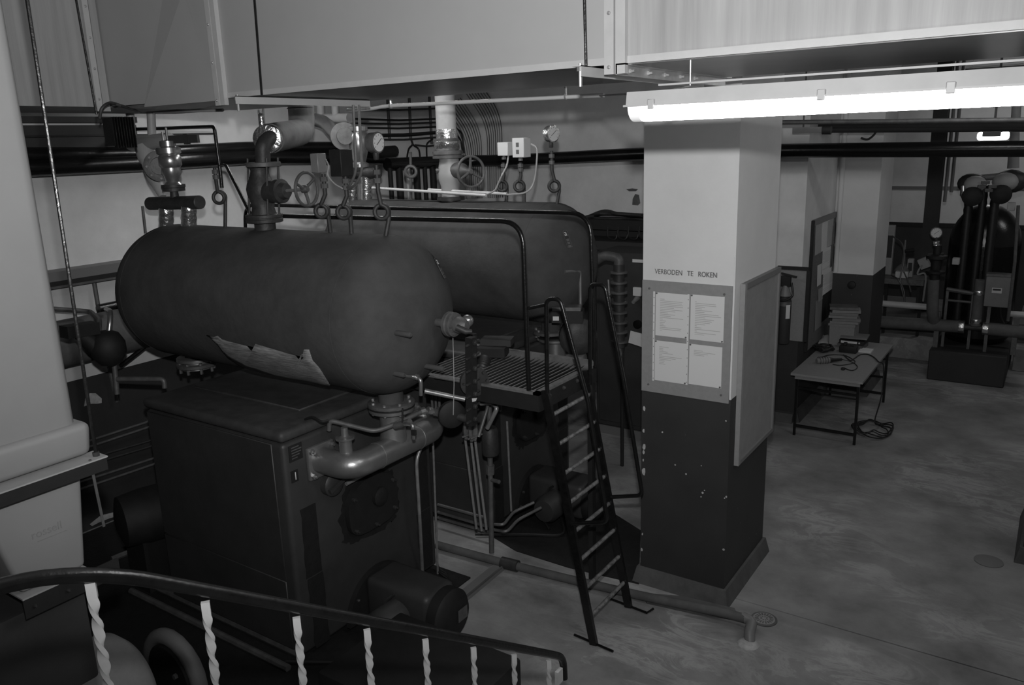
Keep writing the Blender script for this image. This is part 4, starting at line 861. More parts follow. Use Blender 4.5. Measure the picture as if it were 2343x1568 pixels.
# low horizontal pipes behind, along the foot of the second boiler
for i, (a, b) in enumerate((((-4.386, 5.150, 0.235), (-3.861, 5.150, 0.237)), ((-4.391, 5.150, 0.161), (-3.841, 5.150, 0.159)), ((-4.395, 5.150, 0.104), (-3.829, 5.150, 0.108)))):
    solo('floor_line', MB().cyl(a, b, 0.014, n=8), 'dull_pipe', ['upper', 'middle', 'lower'][i] + ' of three level pipes running to the drain pipe between the boilers', 'pipe', 'three level pipes between the boilers')
for i, (a, b, c_, e) in enumerate((((-3.669, 5.000, 0.289), (-3.562, 5.000, 0.309), (-3.629, 5.250, 0.305), (-3.514, 5.400, 0.361)), ((-3.671, 5.000, 0.240), (-3.529, 5.000, 0.254), (-3.552, 5.200, 0.273), (-3.443, 5.400, 0.329)))):
    solo('fuel_line', MB().tube(fillet([a, b, c_, e], 0.05, 5), 0.013, 8), 'dull_pipe', ['upper', 'lower'][i] + ' of two curved fuel pipes at the foot of the boiler behind the platform', 'pipe', 'curved fuel pipes')
# fittings at the front of the farther drum
tv = thing('tri_cock', 'bright bent pipe with tap on the end of the farther drum', 'tap', (-3.490, 6.000, 2.274))
part('pipe', MB().tube(fillet([(-3.355, 5.710, 2.337), (-3.317, 5.900, 2.318), (-3.317, 5.900, 1.961)], 0.04, 5), 0.016, 10), 'silver_paint', tv)
part('cock', MB().tube([(-3.461, 5.950, 2.294), (-3.398, 5.930, 2.316), (-3.347, 5.900, 2.309)], [0.016, 0.028, 0.018], 10), 'brass', tv)
lb = thing('level_switch', 'black level switch with disc cover above the platform corner', 'switch box', (-3.381, 5.800, 1.861))
part('box', MB().obx((-3.351, 5.750, 1.961), (0.9, .4, 0), (-.4, .9, 0), (0, 0, 1), 0.26, 0.16, 0.10), 'black_matt', lb, 0)
part('box_lid', MB().obx(V((-3.359, 5.750, 1.997)) + V((0, 0, 0.03)), (0.9, .4, 0), (-.4, .9, 0), (0, 0, 1), 0.24, 0.14, 0.03), 'dull_pipe', lb, 0)
part('label', MB().obx((-3.393, 5.620, 1.956), (0.9, .4, 0), (-.4, .9, 0), (0, 0, 1), 0.05, 0.004, 0.035), 'paper', lb, 0)
part('disc_cover', MB().lathe([(0.12, 0), (0.15, 0.01), (0.16, 0.04), (0.16, 0.10), (0.13, 0.13), (0.05, 0.14)], (-3.326, 5.850, 1.780), (0.6, -0.8, 0), 28), 'dark_iron', lb)

# ============================================================ left wall
def wpipe(name, label, pts, r, m='black_paint', n=12, cat='pipe', group=None, rad=0.1):
    return solo(name, MB().tube(fillet(pts, rad, 5), r, n), m, label, cat, group)
wpipe('wall_pipe', 'upper of the two thick black pipes along the left wall', [(-6.980, 3.297, 3.409), (-6.980, 4.392, 3.386), (-6.980, 5.506, 3.413), (-6.980, 7.506, 3.375)], 0.062, group='black pipes on the left wall')
wpipe('wall_pipe', 'lower of the two thick black pipes along the left wall', [(-6.960, 3.271, 3.307), (-6.960, 4.367, 3.305), (-6.960, 5.477, 3.318), (-6.960, 7.470, 3.241)], 0.075, group='black pipes on the left wall')
wpipe('header_pipe', 'long black pipe running along the back wall behind the pillar and on across the hall', [(-6.980, 7.609, 3.163), (-6.980, 8.490, 3.156), (-6.98, 9.28, (-6.980, 9.156, 3.142)[2]), (-6.188, 9.280, 3.145), (-4.330, 9.280, 3.194), (-2.666, 9.280, 3.199), (-0.107, 9.280, 3.170)], 0.078, rad=0.3)
tr = thing('pipe_tray', 'dark layered tray under the ceiling along the left wall', 'tray', (-7.020, 3.709, 3.450))
for (a, b) in (((-7.070, 3.325, 3.712), (-7.070, 4.156, 3.662)), ((-7.070, 3.313, 3.641), (-7.070, 4.140, 3.557)), ((-7.070, 3.296, 3.543), (-7.070, 4.120, 3.434))):
    part('tray_level', MB().bx(-7.20, -7.04, a[1] - 0.3, b[1] + 0.25, b[2], a[2]), 'dado', tr, 0)
part('tray_lip', MB().bx(-7.05, -7.03, 1.6, 5.2, (-7.040, 3.737, 3.554)[2] - 0.008, (-7.040, 3.737, 3.554)[2] + 0.008), 'black_matt', tr, 0)
ctr = thing('cable_tray', 'dark steel cable tray along the left wall beside the nearer drum', 'cable tray', (-7.020, 3.717, 2.333))
z0, z1 = (-7.020, 3.534, 2.298)[2], (-7.200, 3.476, 2.459)[2]
part('tray_top', MB().bx(-7.20, -7.02, 1.5, 8.6, z1 - 0.10, z1 - 0.02), 'board_frame', ctr, 0)
part('tray_side', MB().bx(-7.06, -7.02, 1.5, 8.6, z0 + 0.02, z1 - 0.10), 'black_matt', ctr, 0)
part('tray_base', MB().bx(-7.20, -7.02, 1.5, 8.6, z0, z0 + 0.02), 'dull_pipe', ctr, 0)
solo('wall_pipe', MB().cyl((-7.150, 3.841, 2.285), (-7.150, 3.845, 1.975), 0.02, n=8), 'dull_pipe', 'short upright grey pipe under the cable tray on the left wall', 'pipe')
solo('wall_pipe', MB().cyl((-7.150, 3.858, 1.485), (-7.150, 3.880, 1.140), 0.02, n=8), 'dull_pipe', 'short upright grey pipe low on the left wall behind the tap', 'pipe')
solo('condensate_pipe', MB().cyl((-6.90, 1.5, (-6.900, 3.309, 1.848)[2]), (-6.90, 6.2, (-6.900, 3.309, 1.848)[2]), 0.20, n=28), 'lagging', 'fat grey lagged pipe low along the left wall', 'pipe')
wpipe('wall_duct', 'thin grey trunking bending down behind the hanger rod at the left wall', [(-6.820, 3.184, 2.197), (-6.820, 3.593, 2.090), (-6.100, 3.274, 2.148), (-6.000, 3.199, 2.097)], 0.02, 'dull_pipe', 8)
wpipe('wall_pipe', 'black pipe stub low on the left wall by the bright elbow', [(-7.120, 3.825, 2.038), (-7.120, 4.098, 2.041)], 0.045)
sj = thing('steam_trap', 'black pear shaped steam trap left of the nearer drum', 'steam trap', (-5.900, 3.225, 1.817))
part('body', MB().lathe([(0.02, 0), (0.08, 0.03), (0.125, 0.10), (0.13, 0.18), (0.10, 0.25), (0.05, 0.28)], V((-5.950, 3.239, 1.807)), (0, -0.1, 1), 22), 'black_matt', sj)
part('neck', MB().tube([(-5.950, 3.235, 1.957), (-5.980, 3.137, 1.993), (-6.000, 3.049, 2.112)], [0.09, 0.07, 0.05], 12), 'black_matt', sj)
part('junction_box', MB().obx((-5.980, 3.051, 2.131), (0, 1, -.05), (1, 0, 0), (0, .05, 1), 0.24, 0.12, 0.09), 'black_matt', sj, 0)
part('brass_elbow', MB().tube(fillet([(-6.820, 3.733, 2.083), (-6.000, 3.313, 2.222), (-5.950, 3.273, 2.156), (-5.950, 3.241, 2.042)], 0.04, 5), 0.02, 10), 'brass', sj)
part('outlet', MB().cyl((-5.950, 3.254, 1.813), (-5.950, 3.239, 1.580), 0.02, n=10), 'dull_pipe', sj)
wpipe('tap_line', 'level grey pipe with elbow beside the steam trap at the left wall', [(-5.930, 3.246, 1.702), (-5.600, 3.430, 1.700), (-5.600, 3.427, 1.630)], 0.02, 'dull_pipe', 10, rad=0.03)
wpipe('wall_stay', 'slanting black stay behind the steam trap', [(-6.820, 3.779, 1.557), (-6.820, 4.029, 1.672)], 0.02)
for i, (a, b) in enumerate((((-7.120, 3.515, 0.868), (-7.120, 4.095, 0.869)), ((-7.120, 3.506, 0.812), (-7.120, 4.087, 0.814)), ((-7.120, 3.489, 0.708), (-7.120, 4.075, 0.679)), ((-7.120, 3.480, 0.651), (-7.120, 4.076, 0.620)), ((-7.120, 3.458, 0.514), (-7.120, 4.084, 0.491)), ((-7.120, 3.447, 0.449), (-7.120, 4.084, 0.431)))):
    m_ = 'dull_pipe' if i in (0, 1, 4, 5) else 'dark_iron'
    a, b = V(a), V(b); e = a + (b - a) * 2.2
    solo('floor_pipe', MB().cyl(a - (b - a) * .3, e, 0.0125, n=8), m_, ['topmost', 'second', 'third', 'fourth', 'fifth', 'lowest'][i] + ' of the six thin level pipes low on the left wall', 'pipe', 'thin level pipes low on the left wall')
wpipe('suspension_cable', 'thin grey wire hanging below the white tank bracket', [(-3.140, 1.557, 2.206), (-3.140, 1.568, 1.907)], 0.006, 'dull_pipe', 6)

# ============================================================ back wall
# cable ladder: level cables on uprights
LC = [((-7.100, 7.243, 3.817), (-7.100, 8.806, 3.849)), ((-7.100, 7.231, 3.707), (-7.100, 8.795, 3.713)), ((-7.100, 7.226, 3.657), (-7.100, 8.791, 3.668)), ((-7.100, 7.220, 3.607), (-7.100, 8.786, 3.611)), ((-7.100, 7.418, 3.514), (-7.100, 8.780, 3.537)), ((-7.100, 7.412, 3.463), (-7.100, 8.775, 3.474)), ((-7.100, 8.297, 3.382), (-7.100, 8.766, 3.371))]
for i, (a, b) in enumerate(LC):
    solo('cable', MB().tube([a, V(a) * .5 + V(b) * .5 - UZ * 0.015, b], 0.012 if i != 4 else 0.022, 6), 'black_rubber' if i in (1, 3, 4) else 'dark_iron', ['first', 'second', 'third', 'fourth', 'fifth, thickest', 'sixth', 'seventh'][i] + ' cable from the top of the level run left of the pale riser', 'cable', 'level cables on the back wall')
for i, (a, b) in enumerate((((-7.120, 7.847, 4.009), (-7.120, 7.839, 3.445)), ((-7.120, 8.259, 4.020), (-7.120, 8.241, 3.460)), ((-7.120, 8.663, 4.031), (-7.120, 8.662, 3.386)))):
    solo('cable_upright', MB().cyl(a, b, 0.018, n=6), 'dark_iron', ['left', 'middle', 'right'][i] + ' upright bar carrying the level cables on the back wall', 'bar', 'uprights of the cable run')
for i, pts in enumerate(([(-7.100, 8.218, 3.460), (-7.100, 8.246, 3.394), (-7.100, 8.163, 3.330), (-7.000, 7.993, 3.191)], [(-7.100, 8.218, 3.460), (-7.100, 8.263, 3.382), (-7.100, 8.362, 3.324), (-7.000, 8.266, 3.181)], [(-7.100, 8.662, 3.453), (-7.100, 8.548, 3.399), (-7.100, 8.524, 3.332), (-7.000, 8.400, 3.188)], [(-7.100, 9.168, 3.598), (-7.100, 9.301, 3.520), (-7.100, 9.331, 3.371), (-7.100, 9.342, 3.251)], [(-7.100, 9.181, 3.504), (-7.100, 9.274, 3.420), (-7.100, 9.304, 3.282)])):
    solo('cable', MB().tube(spline(pts), 0.012, 6), 'black_rubber', ['left prong of the forked', 'right prong of the forked', 'next', 'outer curved', 'inner curved'][i] + ' black cable dropping to the long black pipe', 'cable', 'cables dropping behind the long pipe')
# fan of thin cables bending down the wall
F0, F1 = V((-7.246, 9.440, 3.372)), V((-6.503, 9.440, 3.749)); G0, G1 = V((-7.283, 9.440, 2.602)), V((-6.534, 9.440, 2.630)); H0, H1 = V((-7.150, 8.871, 3.772)), V((-6.850, 9.440, 4.181))
for i in range(22):
    t_ = i / 21
    a, b, e = H0.lerp(H1, t_), F0.lerp(F1, t_), G0.lerp(G1, t_)
    if 0.55 < t_ < 0.62: continue
    solo('thin_cable', MB().tube(fillet([a, b, e], 0.35, 6), 0.0075, 5), 'grey_paint' if i % 3 else 'dull_pipe', 'one of the many thin cables fanning down the back wall beside the pale riser', 'cable', 'fan of thin cables on the back wall')
for i, x_ in enumerate((0, 1, 2, 3, 4, 5)):
    a = V((-6.950, 7.620, 3.120)).lerp(V((-6.950, 8.449, 3.107)), i / 5); 
    solo('drop_pipe', MB().cyl(a, a - UZ * 0.75, 0.045 if i % 2 else 0.03, n=10), 'black_matt' if i != 2 else 'plaster', ['first', 'second', 'third, pale', 'fourth', 'fifth', 'sixth'][i] + ' pipe dropping from the long black pipe behind the farther drum', 'pipe', 'drop pipes behind the farther drum')
wpipe('capped_pipe', 'short thick black capped pipe lying on the long black pipe', [(-6.850, 7.268, 3.307), (-6.850, 7.616, 3.318)], 0.07, 'black_matt')
# cable tray and control cabinet behind the pillar
bt = thing('cable_tray', 'dark cable tray heaped with cables between farther drum and pillar', 'cable tray', (-4.695, 9.300, 2.150))
part('tray', MB().bx((-5.203, 9.300, 2.273)[0], -3.2, 9.1, 9.48, (-4.414, 9.100, 2.276)[2], (-4.415, 9.100, 2.399)[2]), 'black_matt', bt, 0)
part('shelf', MB().bx((-5.203, 9.300, 2.273)[0], -3.2, 8.9, 9.48, (-4.316, 8.900, 2.052)[2], (-4.316, 8.900, 2.158)[2]), 'dado', bt, 0)
part('backing', MB().bx((-5.203, 9.300, 2.273)[0], -3.2, 9.40, 9.48, (-4.413, 9.100, 2.103)[2], (-4.415, 9.100, 2.399)[2]), 'dado', bt, 0)
for i in range(5):
    a = V((-5.049, 9.200, 2.422)); b = V((-4.228, 9.200, 2.453)); k = 0.03 * (i - 2)
    part('heaped_cable', MB().tube(spline([a + V((0, k * 2, 0.0)), a.lerp(b, .3) + V((0, -k * 2, 0.03 + 0.02 * (i % 3))), a.lerp(b, .6) + V((0, k * 3, 0.05 - 0.015 * i)), b + V((0, -k, 0.0))]), 0.02, 6), 'black_rubber' if i % 2 else 'dado', bt)
for i in range(4):
    a = V((-4.690, 9.050, 2.315)).lerp(V((-4.261, 9.050, 2.340)), i / 3)
    part('drip_loop', MB().tube(spline([a, a + V((0.02, -.02, -.12)), a + V((0.12, -.02, -.14)), a + V((0.15, 0, -.03))]), 0.012, 6), 'black_rubber', bt)
CX0, CY = -4.33, 8.07
cb = thing('control_cabinet', 'dark control cabinet half hidden behind the pillar', 'cabinet', (-3.6, 8.3, 0))
part('body', MB().rbx(CX0, -2.95, CY, 8.6, 0.10, (-4.020, 8.070, 2.158)[2], 0.01, 1), 'dado', cb)
part('base', MB().bx(CX0 - 0.01, -2.94, CY - 0.015, 8.6, 0, 0.10), 'board_frame', cb, 0)
part('door', MB().rbx(CX0 + 0.04, CX0 + 0.66, CY - 0.015, CY + 0.01, 0.16, (-4.020, 8.070, 2.100)[2] - 0.04, 0.006, 1), 'dado', cb)
part('name_strip', MB().bx((-3.866, 8.050, 2.101)[0], (-3.715, 8.050, 2.071)[0], CY - 0.022, CY - 0.014, (-3.798, 8.050, 2.061)[2], (-3.798, 8.050, 2.095)[2]), 'paper', cb, 0)
part('switch', MB().rbx((-3.848, 8.050, 1.771)[0], (-3.753, 8.050, 1.700)[0], CY - 0.05, CY - 0.014, (-3.800, 8.050, 1.691)[2], (-3.801, 8.050, 1.789)[2], 0.006, 1), 'white_plastic', cb)
part('knob', MB().cyl(V((-3.805, 8.050, 1.666)), V((-3.802, 8.000, 1.636)) + V((0, -0.06, 0)), 0.03, 0.02, n=12), 'grey_paint', cb)
part('socket', MB().lathe([(0.05, 0), (0.05, 0.03), (0.03, 0.035)], V((-3.792, 8.050, 1.370)), (0, -1, 0), 16), 'black_paint', cb)
part('pinned_note', MB().prism([(-3.873, 8.030, 1.291), (-3.687, 8.030, 1.265), (-3.706, 8.030, 1.113), (-3.900, 8.030, 1.151)], (0, -0.003, 0)), 'paper', cb, 0)
rh = thing('ribbed_heater', 'dark ribbed upright heater pipe between ladder and pillar', 'heater', (-3.599, 7.200, 1.298))
a, b = V((-3.599, 7.200, 1.321)), V((-3.605, 7.200, 2.173))
part('core', MB().cyl(a, b, 0.055, n=16), 'dark_iron', rh)
for k in range(8):
    q = a.lerp(b, (k + .6) / 8.4)
    part('clamp_ring', MB().lathe([(0.08, -0.012), (0.085, -0.008), (0.085, 0.008), (0.08, 0.012)], q, b - a, 18), 'mid_iron', rh)
part('bottom_tap', MB().tube([a, a - UZ * 0.06, a - UZ * 0.12], [0.02, 0.03, 0.015], 8), 'brass', rh)
part('top_elbow', MB().tube(fillet([b, b + UZ * 0.06, b + V((-0.16, 0, 0.08)), b + V((-0.26, 0.02, 0.02))], 0.05, 4), 0.05, 12), 'mid_iron', rh)
part('stand_pipe', MB().cyl((a.x, a.y + 0.07, 0), (a.x, a.y + 0.07, b.z - 0.1), 0.02, n=8), 'black_matt', rh)
part('side_pipe', MB().cyl((-3.722, 7.200, 2.011), (-3.698, 7.200, 1.654), 0.011, n=8), 'copper_pipe', rh)
part('side_tap', MB().cyl((-3.742, 7.200, 1.867), (-3.693, 7.200, 1.853), 0.022, n=8), 'brass', rh)

# ============================================================ conduits under the duct
solo('conduit', MB().tube(fillet([(-4.587, 4.600, 3.662), (-4.362, 4.600, 3.658), (-4.207, 4.600, 3.673), (-2.406, 4.600, 3.651)], 0.25, 5), 0.013, 10), 'white_plastic', 'long white conduit strung under the duct towards the lit lamp', 'conduit')
solo('lamp_cable', MB().cyl((-2.436, 4.600, 3.650), (-1.483, 3.100, 3.568), 0.004, n=6), 'dull_pipe', 'thin wire from the white conduit to the lit lamp', 'cable')
for i, (a, b) in enumerate((((-4.143, 4.600, 3.770), (-4.147, 4.600, 3.673)), ((-2.656, 4.600, 3.764), (-2.674, 4.600, 3.660)))):
    t = thing('conduit_clamp', ['left', 'right'][i] + ' hanging clamp of the long white conduit', 'clamp', b, 'conduit clamps')
    part('strap', MB().cyl((b[0], b[1], ZC), b, 0.010, n=6), 'silver_paint', t); part('collar', MB().ring(V(b), (1, 0, 0), 0.017, 0.006, 14, 6), 'galvanised', t)
solo('conduit', MB().cyl((-6.337, 4.000, 3.720), (-5.275, 4.000, 3.686), 0.012, n=10), 'light_grey', 'short grey conduit under the duct corner at left', 'conduit')
solo('cable', MB().tube(spline([(-5.450, 3.140, 3.627), (-5.450, 3.167, 3.695), (-5.400, 3.201, 3.728), (-5.300, 3.225, 3.703), (-6.325, 4.000, 3.720)]), 0.011, 8), 'dark_iron', 'dark cable arching into the short grey conduit at the duct corner', 'cable')

# ============================================================ notice board and papers on the pillar
def printed(n, seed, hdr):
    m = mat(n, 0.62, 0.8); nt = m.node_tree; b = nt.nodes['Principled BSDF']
    tc = nt.nodes.new('ShaderNodeTexCoord'); sx = nt.nodes.new('ShaderNodeSeparateXYZ'); nt.links.new(tc.outputs['Generated'], sx.inputs[0])
    wv = nt.nodes.new('ShaderNodeMath'); wv.operation = 'MULTIPLY'; wv.inputs[1].default_value = 26.0; nt.links.new(sx.outputs['Z'], wv.inputs[0])
    fr_ = nt.nodes.new('ShaderNodeMath'); fr_.operation = 'FRACT'; nt.links.new(wv.outputs[0], fr_.inputs[0])
    ln = nt.nodes.new('ShaderNodeMath'); ln.operation = 'LESS_THAN'; ln.inputs[1].default_value = 0.36; nt.links.new(fr_.outputs[0], ln.inputs[0])
    fl2 = nt.nodes.new('ShaderNodeMath'); fl2.operation = 'FLOOR'; nt.links.new(wv.outputs[0], fl2.inputs[0])
    cx = nt.nodes.new('ShaderNodeCombineXYZ'); nt.links.new(fl2.outputs[0], cx.inputs[1]); cx.inputs[2].default_value = seed
    wn = nt.nodes.new('ShaderNodeTexWhiteNoise'); wn.noise_dimensions = '3D'; nt.links.new(cx.outputs[0], wn.inputs['Vector'])
    mr = nt.nodes.new('ShaderNodeMapRange'); mr.inputs['To Min'].default_value = 0.15; mr.inputs['To Max'].default_value = 0.92; nt.links.new(wn.outputs['Value'], mr.inputs['Value'])
    le = nt.nodes.new('ShaderNodeMath'); le.operation = 'LESS_THAN'; nt.links.new(sx.outputs['X'], le.inputs[0]); nt.links.new(mr.outputs[0], le.inputs[1])
    ge = nt.nodes.new('ShaderNodeMath'); ge.operation = 'GREATER_THAN'; ge.inputs[1].default_value = 0.14; nt.links.new(sx.outputs['X'], ge.inputs[0])
    zt = nt.nodes.new('ShaderNodeMath'); zt.operation = 'LESS_THAN'; zt.inputs[1].default_value = 0.86; nt.links.new(sx.outputs['Z'], zt.inputs[0])
    zb = nt.nodes.new('ShaderNodeMath'); zb.operation = 'GREATER_THAN'; zb.inputs[1].default_value = hdr; nt.links.new(sx.outputs['Z'], zb.inputs[0])
    cur = ln.outputs[0]
    for nn in (le, ge, zt, zb):
        mm = nt.nodes.new('ShaderNodeMath'); mm.operation = 'MULTIPLY'; nt.links.new(cur, mm.inputs[0]); nt.links.new(nn.outputs[0], mm.inputs[1]); cur = mm.outputs[0]
    mx = nt.nodes.new('ShaderNodeMix'); mx.data_type = 'RGBA'; mx.inputs['A'].default_value = (.62, .62, .62, 1); mx.inputs['B'].default_value = (.40, .40, .40, 1)
    nt.links.new(cur, mx.inputs['Factor']); nt.links.new(mx.outputs['Result'], b.inputs['Base Color'])
nbd = thing('notice_board', 'plain grey notice board panel screwed to the front of the white pillar', 'notice board', (-2.11, 5.26, 1.575))
part('panel', MB().bx(PX0 + 0.002, PX1 - 0.01, PY0 - 0.014, PY0 - 0.001, 1.575, 2.403), 'board_grey', nbd, 0)
for x_, z_ in ((-2.39, 2.345), (-1.84, 2.345), (-2.39, 1.63), (-1.84, 1.63)):
    part('screw', MB().lathe([(0.008, 0), (0.008, 0.004), (0.004, 0.006)], (x_, PY0 - 0.014, z_), (0, -1, 0), 10), 'ink', nbd)
SH = [(((-2.339, 5.256, 2.324), (-2.099, 5.256, 2.008)), 'upper left', 0.1, .12), (((-2.077, 5.256, 2.329), (-1.836, 5.256, 2.007)), 'upper right', 3.3, .12), (((-2.341, 5.256, 1.972), (-2.098, 5.256, 1.671)), 'lower left', 7.1, .42), (((-2.079, 5.256, 1.976), (-1.841, 5.256, 1.679)), 'lower right', 5.2, .72)]
for k, ((a, b), nm, seed, hdr) in enumerate(SH):
    printed('print_%d' % k, seed, hdr)
    o = solo('paper_sheet', MB().bx(a[0], b[0], PY0 - 0.0165, PY0 - 0.0145, b[2], a[2] - 0.002), 'print_%d' % k, nm + ' printed sheet on the pillar notice board', 'paper', 'printed sheets on the pillar', 0)
    for (x_, z_) in ((a[0] + 0.008, a[2] - 0.008), (b[0] - 0.008, b[2] + 0.008)):
        q = part('pin', MB().lathe([(0.006, 0), (0.006, 0.006)], (x_ - o.location.x, PY0 - 0.0165 - o.location.y, z_ - o.location.z), (0, -1, 0), 8), 'ink', o)
for nm, (a, b) in (('left', ((-2.359, 5.256, 2.326), (-2.337, 5.256, 1.663))), ('right', ((-2.101, 5.256, 2.327), (-2.068, 5.256, 1.668)))):
    o = solo('punched_strip', MB().bx(a[0], a[0] + 0.014, PY0 - 0.0168, PY0 - 0.0146, b[2], a[2]), 'paper', nm + ' punched filing strip beside the printed sheets on the pillar', 'paper strip', 'punched strips on the pillar', 0)
    for k in range(11):
        part('punch_hole', MB().lathe([(0.003, 0), (0.003, 0.0006)], (0, -0.0012, 0.02 + k * 0.06), (0, -1, 0), 8), 'ink', o)
wbd = thing('white_board', 'framed grey writing board on the right side of the pillar', 'board', (PX1, 5.8, 1.07))
y0, y1, z0, z1, x0 = 5.385, 6.225, 1.07, 2.40, PX1 + 0.002
part('panel', MB().bx(x0, x0 + 0.018, y0 + 0.02, y1 - 0.02, z0 + 0.02, z1 - 0.02), 'white_board', wbd, 0)
for (a, b, c_, e) in ((y0, y0 + 0.04, z0, z1), (y1 - 0.03, y1, z0, z1), (y0 + .04, y1 - .03, z0, z0 + 0.03), (y0 + .04, y1 - .03, z1 - 0.04, z1)):
    part('frame_bar', MB().bx(x0, x0 + 0.034, a, b, c_, e), 'board_grey' if a == y0 else 'board_frame', wbd, 0)

# ============================================================ work table
TX0, TX1, TY0, TY1, TZ = XS + 0.065, (-1.591, 9.014, 0.750)[0], (-1.591, 9.014, 0.750)[1], 10.86, 0.75
tb_ = thing('work_table', 'long pale work table on a black tube frame', 'table', ((TX0 + TX1) / 2, (TY0 + TY1) / 2, 0))
part('table_top', MB().bx(TX0, TX1, TY0, TY1, TZ - 0.026, TZ), 'table_top', tb_, 0)
part('apron', MB().bx(TX0 + 0.04, TX1 - 0.03, TY0 + 0.03, TY0 + 0.05, TZ - 0.07, TZ - 0.026), 'board_grey', tb_, 0)
lgx = ((TX0 + 0.06), (TX1 - 0.05)); lgy = (TY0 + 0.06, TY1 - 0.08)
for x_ in lgx:
    for y_ in lgy:
        part('leg', MB().bx(x_ - 0.014, x_ + 0.014, y_ - 0.014, y_ + 0.014, 0, TZ - 0.026), 'black_paint', tb_, 0)
for y_ in lgy:
    part('cross_bar', MB().bx(lgx[0], lgx[1], y_ - 0.011, y_ + 0.011, 0.10, 0.13), 'black_paint', tb_, 0)
    part('cross_bar', MB().bx(lgx[0], lgx[1], y_ - 0.011, y_ + 0.011, 0.56, 0.585), 'black_paint', tb_, 0)
for x_ in lgx:
    part('side_bar', MB().bx(x_ - 0.011, x_ + 0.011, lgy[0], lgy[1], TZ - 0.06, TZ - 0.028), 'black_paint', tb_, 0)
part('rear_bar', MB().bx(lgx[1] - 0.3, lgx[1], lgy[1] - .01, lgy[1] + .01, 0.32, 0.345), 'black_paint', tb_, 0)
# things on the table
bx_ = V((-2.014, 10.426, 0.760))
k = 0
for i, (dz, w_, m_, lab) in enumerate(((0.0, 0.30, 'dull_pipe', 'lowest grey ring binder in the pile on the work table'), (0.055, 0.29, 'black_matt', 'black ring binder with white spine label in the pile on the work table'), (0.11, 0.31, 'grey_paint', 'topmost grey folder of the pile on the work table'))):
    t = thing('ring_binder', lab, 'binder', bx_ + V((0, 0.0, dz)), 'binders on the work table')
    o = V((bx_.x, bx_.y, TZ + dz))
    part('cover', MB().obx(o + V((0.01 * i, 0.12, 0.025)), (1, -.1 + .08 * i, 0), (.1 - .08 * i, 1, 0), (0, 0, 1), w_, 0.26, 0.05 if i < 2 else 0.02), m_, t, 0)
    if i == 1:
        part('spine_label', MB().obx(o + V((-0.02, -0.012, 0.026)), (1, -.02, 0), (.02, 1, 0), (0, 0, 1), 0.19, 0.003, 0.028), 'paper', t, 0)
        part('ring_hole', MB().lathe([(0.011, 0), (0.011, 0.003)], o + V((0.10, -0.011, 0.026)), (0, -1, 0), 12), 'white_plastic', t)
bs = thing('storage_crate', 'small grey crate on the far end of the work table', 'crate', ((-2.122, 10.620, 0.909)[0], 10.62, 0.75))
q = V((-2.130, 10.620, 1.033))
part('body', MB().rbx(q.x - 0.17, q.x + 0.13, 10.50, 10.80, TZ, q.z, 0.01, 1), 'board_grey', bs)
part('lid', MB().bx(q.x - 0.18, q.x + 0.14, 10.49, 10.81, q.z - 0.03, q.z - 0.001), 'board_grey', bs, 0)
for i in range(6):
    o = V((q.x - 0.02 + 0.02 * math.sin(i * 2.1), 10.62, q.z + 0.0355 * i))
    solo('magazine', MB().obx(o + UZ * 0.018, (1, 0.2 + 0.08 * math.sin(i * 1.7), 0), (-.2 - .08 * math.sin(i * 1.7), 1, 0), (0, 0, 1), 0.33, 0.24, 0.032), 'dull_pipe' if i == 5 else ('grey_paint' if i % 2 else 'board_grey'), ['lowest', 'second', 'third', 'fourth', 'fifth', 'topmost grey'][i] + ' booklet of the stack beside the second pillar', 'booklet', 'stack of booklets', 0)
tf = thing('transformer', 'black transformer block in front of the binders', 'transformer', (-1.994, 10.239, 0.750))
q = V((-1.998, 10.237, 0.750))
part('case', MB().rbx(q.x - 0.10, q.x + 0.10, q.y - 0.06, q.y + 0.07, TZ, TZ + 0.085, 0.01, 2), 'black_matt', tf)
part('terminal', MB().rbx(q.x - 0.06, q.x - 0.02, q.y - 0.02, q.y + 0.02, TZ + 0.085, TZ + 0.12, 0.004, 1), 'black_rubber', tf)
part('terminal', MB().rbx(q.x + 0.02, q.x + 0.06, q.y - 0.02, q.y + 0.02, TZ + 0.085, TZ + 0.10, 0.004, 1), 'black_rubber', tf)
solo('paper_slip', MB().bx((-1.893, 10.314, 0.750)[0], (-1.750, 10.435, 0.750)[0], (-1.812, 10.286, 0.750)[1], (-1.846, 10.458, 0.750)[1], TZ + 0.0005, TZ + 0.02), 'paper', 'white slip of paper right of the black transformer', 'paper', None, 0)
c0 = V((-2.281, 10.187, 0.750)); cc = []
for j in range(70):
    a = 2 * PI * j / 14; rr = 0.11 + 0.02 * math.sin(j * 1.3)
    cc.append(c0 + V((rr * math.cos(a), rr * 1.2 * math.sin(a), 0.01 + 0.0007 * j + 0.006 * math.sin(j * 2.1))))
solo('cable_coil', MB().tube(cc, 0.008, 6), 'black_rubber', 'dark coil of cable at the wall side of the work table', 'cable coil')
bagm = MB(); n1, n2 = 14, 10; vs = []; fs = []
q = V((-2.357, 10.597, 0.750))
for i in range(n1 + 1):
    for j in range(n2 + 1):
        u, v = i / n1, j / n2
        h = 0.08 * math.sin(PI * u) * math.sin(PI * v) * (1 + 0.8 * noise.noise(V((u * 5, v * 5, 3)))) + 0.003
        vs.append(q + V((-0.14 + 0.28 * u, -0.10 + 0.3 * v, h + 0.012 * noise.noise(V((u * 9, v * 9, 1))))))
for i in range(n1):
    for j in range(n2): fs.append((i * (n2 + 1) + j, (i + 1) * (n2 + 1) + j, (i + 1) * (n2 + 1) + j + 1, i * (n2 + 1) + j + 1))
